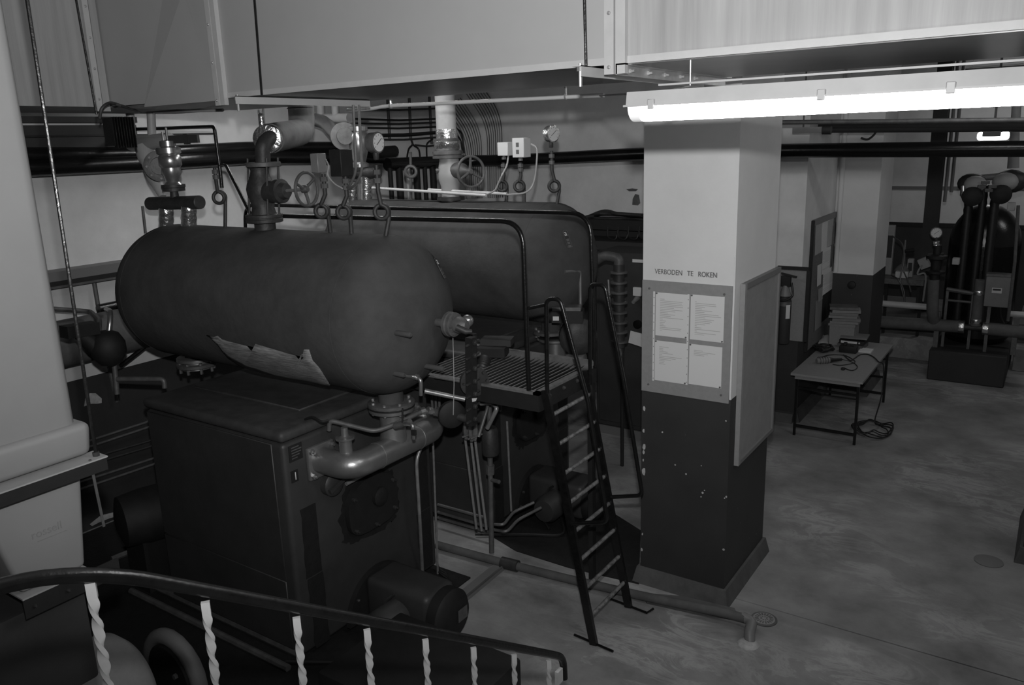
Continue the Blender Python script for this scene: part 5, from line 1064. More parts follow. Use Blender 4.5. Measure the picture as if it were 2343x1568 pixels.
bg = solo('plastic_bag', bagm.add(vs, fs), 'light_grey', 'crumpled pale plastic bag behind the cable coil', 'bag'); bg.modifiers.new('thickness', 'SOLIDIFY').thickness = 0.002
# hand tool with its lead
hl = thing('hand_lamp', 'inspection lamp with its lead curled on the work table', 'hand lamp', (-2.109, 9.594, 0.750))
a, b = V((-2.206, 9.543, 0.750)) + UZ * 0.03, V((-1.973, 9.751, 0.750)) + UZ * 0.03
part('glass', MB().tube([a, a.lerp(b, .2), a.lerp(b, .5)], [0.03, 0.042, 0.035], 14), 'grey_paint', hl)
part('handle', MB().tube([a.lerp(b, .5), a.lerp(b, .7), b], [0.036, 0.022, 0.018], 12), 'black_rubber', hl)
for k in range(4):
    part('guard_wire', MB().ring(a.lerp(b, .1 + .1 * k), b - a, 0.046, 0.003, 14, 5), 'dark_iron', hl)
part('lead', MB().tube(spline([b, (-1.855, 9.763, 0.757), (-1.760, 9.580, 0.757), (-1.780, 9.406, 0.757), (-1.876, 9.457, 0.757)]) , 0.0055, 6), 'black_rubber', hl)
part('plug', MB().rbx((-1.879, 9.404, 0.770)[0] - 0.02, (-1.879, 9.404, 0.770)[0] + 0.02, (-1.879, 9.404, 0.770)[1] - 0.02, (-1.879, 9.404, 0.770)[1] + 0.02, TZ, TZ + 0.03, 0.006, 1), 'black_rubber', hl)
ld1 = [(-2.239, 9.716, 0.757), (-2.170, 9.956, 0.757), (-2.012, 10.037, 0.757), (-1.883, 9.901, 0.757), (-1.829, 9.755, 0.757), (-1.934, 9.572, 0.757), (-2.029, 9.565, 0.757)]
solo('lead', MB().tube(spline(ld1), 0.0055, 6), 'black_rubber', 'black lead lying in a loop around the inspection lamp', 'cable')
ld2 = [(-2.016, 10.058, 0.757), (-1.893, 9.830, 0.757), (-1.865, 9.955, 0.757), (-1.845, 10.146, 0.757), (-1.772, 10.207, 0.757), (-1.678, 10.096, 0.757), (-1.596, 9.907, 0.760)]
end = V((-1.587, 9.912, 0.760)); fl0 = V((-1.559, 9.618, 0.010))
ld2 += [end + V((0.05, 0, -0.05)), end + V((0.06, -0.05, -0.4)), V((end.x + 0.05, end.y - 0.3, 0.12))]
for j in range(60):
    a = 2 * PI * j / 13 + 1.2; rr = 0.17 + 0.05 * math.sin(j * .9)
    ld2.append(fl0 + V((rr * math.cos(a) * 1.0, rr * 1.5 * math.sin(a), 0.012 + 0.0012 * j * (1 + math.sin(j * 1.9)) * .5)))
solo('extension_lead', MB().tube(spline(ld2, 4), 0.0075, 6), 'black_rubber', 'black lead hanging off the work table into a tangle on the floor', 'cable')

# ------------------------------------------------------------ bulletin board beside the table
XBd = XS + 0.02
y0, y1 = (-2.400, 9.824, 2.385)[1], (-2.400, 11.116, 2.379)[1]
zt, zb = (-2.400, 9.824, 2.385)[2], (-2.400, 9.940, 0.804)[2]
bb = thing('bulletin_board', 'dark pin board covered with papers beside the work table', 'notice board', (XBd, (y0 + y1) / 2, zb))
part('panel', MB().bx(XS + 0.001, XBd, y0, y1, zb, zt), 'cork', bb, 0)
part('frame_bar', MB().bx(XS + 0.001, XBd + 0.012, y0 - 0.03, y0 + 0.015, zb, zt), 'black_matt', bb, 0)
part('frame_bar', MB().bx(XS + 0.001, XBd + 0.012, y0 + 0.015, y1, zt - 0.06, zt + 0.005), 'board_frame', bb, 0)
def pinned(label, p, q, m='paper'):
    p, q = V(p), V(q); return solo('pinned_paper', MB().prism([(XBd + 0.002, p.y, p.z), (XBd + 0.002, q.y, p.z - 0.0), (XBd + 0.004, q.y, q.z), (XBd + 0.01, p.y, q.z - 0.0)], (0.002, 0, 0)), m, label, 'paper', 'papers on the pin board', 0)
pinned('pale sheet at the upper left of the pin board', (-2.400, 9.919, 2.320), (-2.400, 10.294, 1.962), 'light_grey')
pinned('large pale sheet at the top middle of the pin board', (-2.400, 10.224, 2.331), (-2.400, 10.576, 1.970))
pinned('narrow sheet right of the large one at the top of the pin board', (-2.400, 10.505, 2.330), (-2.400, 10.799, 1.987), 'light_grey')
pinned('dark photograph at the upper right of the pin board', (-2.400, 10.772, 2.255), (-2.400, 11.180, 1.986), 'dull_pipe')
pinned('dark print on the right edge of the pin board, half way up', (-2.400, 10.856, 1.946), (-2.400, 11.280, 1.637), 'dull_pipe')
pinned('white handwritten sheet in the middle of the pin board', (-2.400, 10.333, 1.978), (-2.400, 10.746, 1.669), 'print_0')
pinned('white handwritten sheet just under the middle of the pin board', (-2.400, 10.426, 1.694), (-2.400, 10.983, 1.391), 'print_1')
pinned('slim white card at the left edge of the pin board', (-2.400, 10.120, 1.814), (-2.400, 10.330, 1.555))
pinned('small grey slip low on the pin board', (-2.400, 10.236, 1.504), (-2.400, 10.469, 1.342), 'light_grey')
pinned('long grey sheet at the bottom of the pin board', (-2.400, 10.142, 1.368), (-2.400, 10.489, 0.993), 'board_grey')
pinned('black poster low on the right of the pin board', (-2.400, 10.469, 1.432), (-2.400, 10.982, 1.040), 'black_matt')
# fire extinguisher in front of its back panel
xp = thing('extinguisher_panel', 'grey back panel with dark frame behind the fire extinguisher', 'panel', (-2.440, 9.470, 0.999))
a, b = V((-2.689, 9.480, 1.868)), V((-2.328, 9.480, 1.010))
part('panel', MB().bx(a.x, b.x, YB - 0.02, YB - 0.001, b.z, a.z), 'board_grey', xp, 0)
for (u0, u1, w0, w1) in ((a.x, b.x, a.z - 0.02, a.z + 0.02), (b.x - 0.03, b.x + 0.01, b.z, a.z - 0.02)):
    part('frame_bar', MB().bx(u0, u1, YB - 0.035, YB - 0.001, w0, w1), 'black_matt', xp, 0)
fe = thing('fire_extinguisher', 'dark fire extinguisher hanging on the back wall right of the pillar', 'fire extinguisher', (-2.551, 9.360, 1.001))
e0, e1 = V((-2.556, 9.360, 1.000)), V((-2.553, 9.360, 1.537)); R_ = 0.075
H_ = e1.z - e0.z
part('body', MB().lathe([(R_ * .9, 0), (R_, 0.02), (R_, H_ * .93), (R_ * .9, H_ * .98), (R_ * .5, H_ * 1.08), (0.025, H_ * 1.14)], e0, (0, 0, 1), 24), 'dado', fe)
part('wall_hook', MB().bx(e0.x - 0.02, e0.x + 0.02, 9.36, YB - 0.02, e1.z - 0.04, e1.z), 'black_matt', fe, 0)
part('band', MB().lathe([(R_ + .002, H_ * .84), (R_ + .002, H_ * .93)], e0, (0, 0, 1), 24), 'dull_pipe', fe)
part('label', MB().obx(e0 + V((R_ * .72, -R_ * .72, H_ * .72)), (1, 1, 0), (1, -1, 0), (0, 0, 1), 0.05, 0.006, 0.16), 'paper', fe, 0)
part('collar', MB().lathe([(0.07, 0), (0.04, 0.09), (0.03, 0.12)], e0 + UZ * H_ * 1.05, (0, 0, 1), 18), 'grey_paint', fe)
part('valve_head', MB().obx(e0 + UZ * (H_ * 1.05 + 0.17), (1, 0, 0), (0, 1, 0), (0, 0, 1), 0.11, 0.05, 0.12), 'black_matt', fe, 0)
part('lever', MB().obx(e0 + V((0.03, 0, H_ * 1.05 + 0.24)), (1, 0, -.2), (0, 1, 0), (.2, 0, 1), 0.18, 0.03, 0.02), 'black_matt', fe, 0)
part('hose', MB().tube(spline([e0 + V((-.05, 0, H_ * 1.05 + .15)), e0 + V((-.12, -.04, H_ + .0)), e0 + V((0.02, -.1, H_ * .98)), e0 + V((.09, -.03, H_ * 1.08)), e0 + V((.07, -.02, H_ * 1.05 + .16))]), 0.013, 8), 'black_rubber', fe)
solo('wall_socket', MB().lathe([(0.05, 0), (0.05, 0.03), (0.03, 0.04)], (-2.152, 10.940, 1.462), (0, -1, 0), 14), 'black_matt', 'small black wall fitting low on the second pillar', 'socket')

# ============================================================ far end of the hall
YV = 13.05
ped = solo('pedestal', MB().rbx(-1.32, -0.40, 12.12, 13.7, 0, (-0.929, 12.120, 0.424)[2], 0.012, 1), 'dado', 'dark block pedestal under the black pressure vessel', 'pedestal')
ZPd = (-0.929, 12.120, 0.424)[2]
pv = thing('pressure_vessel', 'big black domed pressure vessel at the far end of the hall', 'pressure vessel', (-0.75, YV, ZPd))
vx = (-0.862, 13.050, 1.536)[0]; vtop = (-0.940, 13.050, 2.349)[2]
R_ = ((-0.430, 13.050, 1.560)[0] - (-1.314, 13.050, 1.510)[0]) / 2
part('shell', MB().lathe([(R_ * .8, 0), (R_, 0.1)] + [(R_, vtop - ZPd - 0.45 - 0.1)] + [(R_ * math.cos(a), vtop - ZPd - 0.55 + 0.55 * math.sin(a)) for a in [PI / 2 * k / 8 for k in range(9)]], (vx, YV, ZPd), (0, 0, 1), 40), 'black_paint', pv)
for i, (xa, r_) in enumerate(((-0.20, 0.06), (-0.04, 0.055), (0.10, 0.06))):
    q = V((vx + xa, YV - R_ - 0.08, ZPd + 0.35)); n_ = 40
    pts = [q + UZ * (vtop + 0.28 - ZPd - 0.35) * j / n_ for j in range(n_ + 1)]
    part('ribbed_hose', MB().tube(pts, [r_ * (1.0 if j % 2 else .88) for j in range(n_ + 1)], 12), 'black_rubber', pv)
for i, (px, r_, m_, nm) in enumerate((((-1.048, 12.500, 2.656), 0.16, 'dull_pipe', 'lagged_elbow'), ((-0.617, 12.600, 2.679), 0.18, 'dull_pipe', 'lagged_elbow'))):
    part(nm, MB().ball(px, r_, 18, (1.1, 1, 0.85)), 'dark_iron', pv)
    part('pale_collar', MB().ball(V(px) + V((0.05 - .1 * i, -0.14, 0.0)), r_ * .85, 16, (1, 1, .8)), 'pale_lagging', pv)
    part('valve_cover', MB().lathe([(0.08, -0.06), (0.125, -0.04), (0.125, 0.06), (0.08, 0.09), (0.03, 0.095)], V(px) + V((0.04 - .12 * i, -0.24, -0.15)), (0.15, -1, 0), 20), 'black_matt', pv)
part('link_pipe', MB().cyl((-1.006, 12.600, 2.719), (-0.683, 12.600, 2.753), 0.045, n=12), 'grey_paint', pv)
part('foil_pipe', MB().tube([(-0.609, 12.700, 2.843), (-0.638, 12.700, 3.317), (-0.652, 12.700, 3.646)], [0.07, 0.055, 0.055], 14), 'pale_lagging', pv)
part('brass_tap', MB().tube([(-1.129, 12.300, 2.639), (-1.114, 12.300, 2.526), (-1.070, 12.300, 2.441)], [0.03, 0.045, 0.03], 10), 'brass', pv)
for k in range(5):
    part('small_valve', MB().obx(V((-0.952, 12.250, 2.615)) + V((0.04 * k, -.02, 0.05 * (k % 3) - .03)), (1, .3, 0), (-.3, 1, 0), (0, 0, 1), 0.09, 0.05, 0.04), 'mid_iron', pv, 0)
part('junction_box', MB().rbx((-0.598, 12.200, 2.428)[0], (-0.512, 12.200, 2.336)[0], 12.15, 12.25, (-0.560, 12.200, 2.335)[2], (-0.570, 12.200, 2.439)[2], 0.006, 1), 'light_grey', pv)
part('junction_box', MB().rbx((-1.146, 12.100, 1.699)[0], (-1.062, 12.100, 1.628)[0], 12.05, 12.15, (-1.103, 12.100, 1.625)[2], (-1.111, 12.100, 1.712)[2], 0.006, 1), 'light_grey', pv)
part('guard_bar', MB().tube([(-0.481, 12.200, 2.402), (-0.445, 12.200, 1.678), (-0.443, 12.200, 0.898)], 0.02, 8), 'dull_pipe', pv)
cbx = thing('control_box', 'grey control box with white label in front of the black pressure vessel', 'control box', (-0.578, 12.000, 1.093))
a, b = V((-0.746, 12.300, 1.472)), V((-0.455, 12.300, 1.060))
part('case', MB().rbx(a.x, b.x, 12.25, 12.40, b.z, a.z, 0.008, 1), 'grey_paint', cbx)
part('lid_rail', MB().bx(a.x, b.x, 12.23, 12.40, a.z, a.z + 0.03), 'dull_pipe', cbx, 0)
part('label', MB().bx((-0.666, 12.250, 1.310)[0], (-0.552, 12.250, 1.260)[0], 12.244, 12.25, (-0.610, 12.250, 1.249)[2], (-0.617, 12.250, 1.319)[2]), 'paper', cbx, 0)
part('label_print', MB().bx((-0.656, 12.250, 1.304)[0], (-0.564, 12.250, 1.288)[0], 12.242, 12.244, (-0.614, 12.250, 1.284)[2], (-0.616, 12.250, 1.307)[2]), 'dado', cbx, 0)
part('lead', MB().tube(spline([(-0.544, 12.300, 1.052), (-0.527, 12.300, 0.929), (-0.483, 12.300, 0.844), (-0.455, 12.300, 0.859)]), 0.01, 6), 'black_rubber', cbx)
part('stand', MB().bx(a.x + 0.05, a.x + 0.09, 12.32, 12.36, ZPd, b.z), 'dull_pipe', cbx, 0)
st = thing('pipe_stand', 'grey steel stand left of the control box', 'stand', (-1.030, 12.400, 0.645))
for (p, q) in (((-1.200, 12.400, 1.232), (-1.190, 12.400, 0.503)), ((-0.891, 12.400, 1.196), (-0.871, 12.400, 0.477))):
    part('leg', MB().obx((V(p) + V((q[0], q[1], ZPd))) / 2, (0, 0, 1), (1, 0, 0), (0, 1, 0), p[2] - ZPd, 0.035, 0.035), 'dull_pipe', st, 0)
part('top_rail', MB().cyl((-1.211, 12.400, 1.232), (-0.881, 12.400, 1.196), 0.03, n=8), 'dull_pipe', st)
part('mid_rail', MB().cyl((-1.197, 12.400, 1.080), (-0.901, 12.400, 1.074), 0.018, n=8), 'dull_pipe', st)
hp = thing('cooling_main', 'thick dark pipe with bright bands running low across the far end', 'pipe', (-1.084, 12.320, 0.749))
a, b, c_, e = V((-2.028, 12.320, 0.711)), V((-0.977, 12.320, 0.742)), V((-0.692, 12.320, 0.747)), V((0.119, 12.320, 0.738))
part('pipe', MB().cyl(a, b, 0.085, n=18), 'lagging', hp); part('neck', MB().cyl(b, c_, 0.04, n=14), 'dark_iron', hp); part('pipe', MB().cyl(c_, e, 0.085, n=18), 'lagging', hp)
for q in (b, c_):
    part('bright_band', MB().lathe([(0.088, -0.035), (0.09, -0.03), (0.09, 0.03), (0.088, 0.035)], q, e - a, 20), 'foil', hp)
for x_ in ((-1.274, 11.397, 0.600)[0], (-0.348, 11.390, 0.600)[0]):
    part('trestle', MB().bx(x_ - 0.03, x_ + 0.03, 12.29, 12.35, ZPd, 0.93), 'dull_pipe', hp, 0)
rp_ = thing('riser_pipe', 'upright dark pipe with two bright bands beside the control box', 'pipe', (-0.759, 11.950, 0.858))
a, b = V((-0.814, 12.320, 0.777)), V((-0.812, 12.320, 1.405))
part('pipe', MB().cyl(a, b, 0.065, n=16), 'lagging', rp_)
for u in (.1, .72):
    part('bright_band', MB().lathe([(0.067, -0.03), (0.07, -0.025), (0.07, 0.025), (0.067, 0.03)], a.lerp(b, u), b - a, 18), 'foil', rp_)
wpipe('riser_pipe', 'thick upright grey pipe bending under the dial gauge at the far end', [(-1.360, 12.200, 1.387), (-1.338, 12.200, 0.933), (-1.312, 12.320, 0.770)], 0.075, 'lagging', 16)
vs_ = thing('valve_stack', 'stack of dark valves under the small dial gauge', 'valve', (-1.350, 12.200, 1.387))
part('column', MB().lathe([(0.06, 0), (0.06, .1), (0.12, .12), (0.12, .15), (0.06, .17), (0.07, .3), (0.13, .32), (0.13, .36), (0.05, .38), (0.05, .5)], (-1.347, 12.200, 1.357), (0, 0, 1), 18), 'black_matt', vs_)
part('bright_nut', MB().cyl((-1.369, 12.200, 1.851), (-1.374, 12.200, 1.909), 0.05, n=12), 'foil', vs_)
part('hand_bar', MB().cyl((-1.453, 12.200, 1.722), (-1.265, 12.200, 1.744), 0.02, n=8), 'dark_iron', vs_)
gauge('white dial gauge at the far end of the hall', (-1.383, 12.200, 2.021), 0.072, (0.35, -1, 0), (-1.374, 12.200, 1.909))
solo('steel_post', MB().bx((-1.670, 14.000, 3.327)[0] - 0.10, (-1.670, 14.000, 3.327)[0] + 0.10, 13.9, 13.92, 0.6, ZC).bx((-1.670, 14.000, 3.327)[0] - 0.10, (-1.670, 14.000, 3.327)[0] + 0.10, 14.08, 14.10, 0.6, ZC).bx((-1.670, 14.000, 3.327)[0] - 0.01, (-1.670, 14.000, 3.327)[0] + 0.01, 13.92, 14.08, 0.6, ZC), 'dado', 'dark steel column in front of the far wall', 'column', None, 0)
for i, (a, b) in enumerate((((-1.546, 14.300, 3.333), (-1.517, 14.300, 2.268)), ((-1.469, 14.300, 3.331), (-1.446, 14.300, 2.415)))):
    solo('conduit', MB().cyl((a[0], a[1], ZC), (a[0], a[1], b[2]), 0.025, n=8), 'grey_paint', ['left', 'right'][i] + ' upright conduit right of the dark steel column', 'conduit', 'conduits by the column')
wpipe('bench_pipe', 'white level pipe low between second pillar and valve stack', [(-7.19, 12.6, (-2.094, 12.600, 0.924)[2]), (-2.094, 12.600, 0.924), (-1.432, 12.600, 0.923)], 0.045, 'white_plastic', 14)
wpipe('bench_pipe', 'white level pipe low at the right picture edge', [(-0.448, 12.600, 0.920), (0.094, 12.600, 0.923)], 0.04, 'white_plastic', 14)
for (xa, xb, sd) in ((-6.0, -1.36, 'left'), (-0.36, 4.0, 'right')):
    solo('plinth', MB().rbx(xa, xb, 13.1, 15.0, 0, 0.32, 0.01, 1), 'concrete', 'low concrete plinth at the far end, ' + sd + ' of the pedestal', 'plinth')
    solo('plinth', MB().bx(xa, xb, 13.5, 15.0, 0.321, 0.60), 'kerb', 'upper darker step of the concrete plinth at the far end, ' + sd + ' of the pedestal', 'plinth', None, 0)
# bench with meters and leads
be = thing('test_bench', 'narrow bench with meters and tangled leads left of the dial gauge', 'bench', (-1.777, 13.300, 0.374))
a, b = V((-2.167, 13.300, 1.212)), V((-1.587, 13.300, 1.185))
part('top', MB().bx(a.x, b.x, 13.1, 13.6, a.z - 0.08, a.z), 'dull_pipe', be, 0)
for x_ in (a.x + 0.05, b.x - 0.05):
    part('leg', MB().bx(x_ - 0.02, x_ + 0.02, 13.3, 13.34, 0.32, a.z - 0.08), 'black_matt', be, 0)
for (p, q, m_, nm, lab) in (((-2.234, 13.500, 1.968), (-2.090, 13.500, 1.214), 'light_grey', 'panel_meter', 'tall pale meter panel on the test bench by the second pillar'), ((-1.863, 13.400, 1.484), (-1.778, 13.400, 1.316), 'light_grey', 'meter', 'small pale meter standing on the test bench'), ((-1.995, 13.250, 1.311), (-1.823, 13.250, 1.269), 'paper', 'tray', 'white flat tray on the front of the test bench')):
    o = thing(nm, lab, 'meter' if nm != 'tray' else 'tray', (p[0], p[1], a.z))
    part('case', MB().rbx(p[0], q[0], p[1] - 0.05, p[1] + 0.05, a.z, max(p[2], a.z + .03), 0.006, 1), m_, o)
    if nm != 'tray': part('display', MB().bx(p[0] + .015, q[0] - .015, p[1] - 0.056, p[1] - 0.05, a.z + (p[2] - a.z) * .35, a.z + (p[2] - a.z) * .8), 'dado', o, 0)
fk = thing('flask_stand', 'glass flask stand with thin upright tube on the test bench', 'flask', (-1.922, 13.400, 1.307))
part('bulb', MB().lathe([(0.02, 0), (0.10, 0.03), (0.12, 0.09), (0.08, 0.15), (0.03, 0.19), (0.02, 0.3), (0.012, 0.55)], ((-1.922, 13.400, 1.307)[0], 13.4, a.z), (0, 0, 1), 16), 'grey_paint', fk)
part('clip', MB().cyl((-1.920, 13.400, 1.594), (-1.790, 13.400, 1.613), 0.03, n=8), 'black_matt', fk)
ot = thing('pump_head', 'small pale pump head with cable at the right end of the test bench', 'pump', (-1.608, 13.200, 1.395))
q = V((-1.614, 13.200, 1.460))
part('head', MB().obx(q, (1, 0, .5), (0, 1, 0), (-.5, 0, 1), 0.13, 0.12, 0.15), 'light_grey', ot, 0)
part('lead', MB().tube(spline([q, (-1.658, 13.100, 1.387), (-1.674, 13.100, 1.302), (-1.569, 13.100, 1.295), (-1.571, 13.100, 0.904)]), 0.014, 6), 'light_grey', ot)
for i, pts in enumerate(([(-2.092, 13.300, 1.829), (-1.929, 13.200, 1.717), (-1.876, 13.100, 1.472), (-1.896, 13.050, 1.216), (-1.811, 13.050, 0.892)], [(-2.043, 13.200, 1.249), (-1.918, 13.000, 1.222), (-1.828, 13.000, 1.065), (-1.801, 13.000, 0.869)], [(-1.865, 13.100, 1.329), (-1.766, 13.000, 1.168), (-1.733, 13.000, 1.052)])):
    solo('test_lead', MB().tube(spline(pts), 0.011, 6), 'dull_pipe', ['long', 'middle', 'short'][i] + ' thin lead hanging over the front of the test bench', 'cable', 'leads on the test bench')
# overhead beam and lamp of the hall behind
solo('overhead_pipe', MB().cyl((-2.847, 9.900, 3.450), (-0.140, 9.900, 3.383), 0.065, n=14), 'dado', 'dark pipe hanging just above the long black pipe in the hall', 'pipe')
solo('overhead_pipe', MB().cyl((-2.806, 8.400, 3.503), (-0.123, 8.400, 3.428), 0.022, n=10), 'dull_pipe', 'thin grey tube above the dark hall pipes', 'pipe')
bk = thing('bulkhead_lamp', 'small lit bulkhead lamp hanging at the far end of the hall', 'lamp', (-0.719, 10.200, 3.340))
a, b = V((-0.848, 10.200, 3.335)), V((-0.559, 10.200, 3.246))
part('cover', MB().rbx(a.x, b.x, 10.1, 10.3, b.z, a.z, 0.03, 3), mat('bulkhead_lit', 0.8, 0.4, emit=12.0), bk)
part('housing', MB().bx(a.x + 0.06, b.x - 0.06, 10.08, 10.3, a.z - 0.01, a.z + 0.05), 'grey_paint', bk, 0)
part('label_plate', MB().bx(a.x + 0.05, a.x + 0.22, 10.09, 10.098, a.z - 0.05, a.z), 'grey_paint', bk, 0)
part('hanger', MB().cyl(((a.x + b.x) / 2, 10.2, a.z + .04), ((a.x + b.x) / 2, 10.2, ZC), 0.012, n=6), 'dull_pipe', bk)
ub = thing('unlit_batten', 'short unlit batten lamp hanging near the back wall corner', 'lamp', (-2.333, 9.200, 3.377))
a, b = V((-2.487, 9.100, 3.441)), V((-2.187, 9.100, 3.378))
part('housing', MB().bx(a.x, b.x, 9.05, 9.17, b.z, a.z), 'grey_paint', ub, 0)
part('end_socket', MB().cyl((-2.189, 9.100, 3.405), (-2.101, 9.100, 3.402), 0.045, n=12), 'dado', ub)
part('hanger', MB().cyl((a.x + .1, 9.1, a.z), (a.x + .1, 9.1, ZC), 0.01, n=6), 'dull_pipe', ub)
solo('cable', MB().tube(spline([(-1.962, 10.900, 3.435), (-2.013, 10.900, 3.334), (-2.084, 10.900, 3.279), (-2.161, 10.900, 3.297)]), 0.014, 6), 'dark_iron', 'dark cable drooping across the top of the second pillar', 'cable')

# ============================================================ white tank, bracket and machinery at the left edge
wt_ = thing('plastic_tank', 'tall white plastic tank with stepped foot at the left picture edge', 'tank', (-3.6, 1.2, 1.74))
def taper(x0, x1, y0, y1, z0, X0, X1, Y0, Y1, Z1, b=0.03):
    bm = bmesh.new(); vs = [bm.verts.new(p) for p in ((x0, y0, z0), (x1, y0, z0), (x1, y1, z0), (x0, y1, z0), (X0, Y0, Z1), (X1, Y0, Z1), (X1, Y1, Z1), (X0, Y1, Z1))]
    for q in ((3, 2, 1, 0), (4, 5, 6, 7), (0, 1, 5, 4), (1, 2, 6, 5), (2, 3, 7, 6), (3, 0, 4, 7)): bm.faces.new([vs[i] for i in q])
    bmesh.ops.bevel(bm, geom=list(bm.edges), offset=b, segments=3, affect='EDGES', profile=0.5); bm.verts.index_update()
    m = MB().add([v.co for v in bm.verts], [[v.index for v in q.verts] for q in bm.faces]); bm.free(); return m
part('upper_body', taper(-4.05, -3.215, 0.35, 1.575, 2.30, -4.05, -3.215, 0.35, 1.575, 4.85, 0.05), 'tank_plastic', wt_)
part('lower_band', taper(-4.07, -3.195, 0.33, 1.60, 2.205, -4.08, -3.185, 0.33, 1.612, 2.345, 0.03), 'tank_plastic', wt_)
part('foot', taper(-3.8, -3.20, (-3.200, 1.246, 1.801)[1], 1.50, 1.742, -3.9, -3.20, 1.14, 1.552, 2.195, 0.02), 'tank_plastic', wt_)
text_part('embossed_text', 'rossell', 0.046, (-3.199, 1.315, 1.945), (0, 1, 0), (0, 0, 1), mat('emboss', 0.22, 0.5) and 'emboss', wt_, 0.0006)
part('embossed_line', MB().bx(-3.2, -3.1985, 1.335, 1.45, 1.926, 1.929), 'emboss', wt_, 0)
bk_ = thing('tank_bracket', 'black angle iron frame with pale top edge holding the white tank', 'bracket', (-3.5, 1.2, 1.70))
zb1 = (-3.180, 1.595, 2.198)[2]
part('top_edge', MB().bx(-3.24, -3.13, 0.3, 1.625, zb1 - 0.003, zb1 + 0.003), 'light_grey', bk_, 0)
part('web', MB().bx(-3.14, -3.132, 0.3, 1.62, zb1 - 0.055, zb1 - 0.003), 'black_matt', bk_, 0)
part('rod_nut', MB().cyl((-3.17, 1.60, zb1 + 0.003), (-3.17, 1.60, zb1 + 0.02), 0.014, n=6), 'dark_iron', bk_)
zb2 = 1.735
part('top_edge', MB().bx(-3.9, -3.17, (-3.170, 1.231, 1.751)[1], 1.50, zb2 - 0.005, zb2 + 0.002), 'light_grey', bk_, 0)
part('web', MB().bx(-3.178, -3.17, (-3.170, 1.231, 1.751)[1], 1.62, zb2 - 0.085, zb2 - 0.005), 'black_matt', bk_, 0)
for y_ in (1.27, 1.40):
    part('bolt', MB().lathe([(0.008, 0), (0.008, 0.006), (0.004, 0.012)], (-3.17, y_, zb2 - 0.045), (1, 0, 0), 6), 'dark_iron', bk_)
solo('hanger_rod', MB().cyl((-3.17, 1.60, zb1 - 0.02), (-3.250, 1.664, 3.964), 0.0075, n=8).cyl((-3.250, 1.664, 3.964), V((-3.250, 1.664, 3.964)) + UZ * 1.0, 0.0075, n=8), 'black_paint', 'long black hanger rod carrying the bracket of the white tank', 'hanger rod', 'threaded duct hangers')
solo('equipment_box', MB().rbx(-4.0, -3.24, 0.7, 1.50, 1.20, 1.648, 0.02, 2), 'dado', 'dark grey box hanging under the white tank', 'box')
# fan drum with its neck, and the belt guard beyond it
fd_ = thing('fan_drum', 'grey round fan drum with flanged neck in the bottom left corner', 'fan', (-4.1, 1.75, 0))
c0 = V((-4.10, 1.75, 0.50)); axd = V((0, 1, 0))
part('drum', MB().lathe([(0.16, -0.47), (0.25, -0.45), (0.30, -0.36), (0.315, -0.2), (0.315, 0.2), (0.30, 0.27), (0.24, 0.32), (0.1, 0.345)], c0, axd, 44), 'board_grey', fd_)
part('neck_ring', MB().lathe([(0.21, -0.54), (0.225, -0.535), (0.225, -0.505), (0.19, -0.50), (0.19, -0.48), (0.21, -0.47), (0.21, -0.44)], c0, axd, 32), 'dull_pipe', fd_)
part('inlet_cone', MB().lathe([(0.09, -0.72), (0.12, -0.66), (0.17, -0.60), (0.18, -0.54)], c0, axd, 28), 'dark_iron', fd_)
part('saddle', MB().bx(-4.3, -3.9, 1.5, 2.0, 0, 0.24), 'black_matt', fd_, 0)
pl_ = thing('belt_guard', 'dark curved belt guard beyond the grey fan drum', 'belt guard', (-4.3, 2.45, 0))
c1 = V((-4.28, 2.42, 0.24)); pth = [c1 + (V((1, 0, 0)) * math.cos(a) + UZ * math.sin(a)) * 0.25 for a in [PI * (-0.2 + 1.4 * k / 14) for k in range(15)]]
part('guard_band', MB().tube(pth, 0.05, 10), 'board_frame', pl_)
part('disc', MB().lathe([(0.2, 0), (0.21, 0.01), (0.21, 0.04), (0.2, 0.05)], c1, (0, -1, 0), 32), 'black_matt', pl_)
part('bolt', MB().lathe([(0.018, 0), (0.018, 0.02)], c1 - axd * 0.05 + V((0.1, 0, 0.05)), (0, -1, 0), 6), 'mid_iron', pl_)
solo('floor_darkening_slab', MB().bx(-7.15, -3.62, 0.8, 4.60, 0, 0.012), 'soot_and_floor_dark', 'dark slab added to darken the floor under boiler number 1', 'slab', None, 0)  # thin near-black slab added over the concrete to darken this floor area
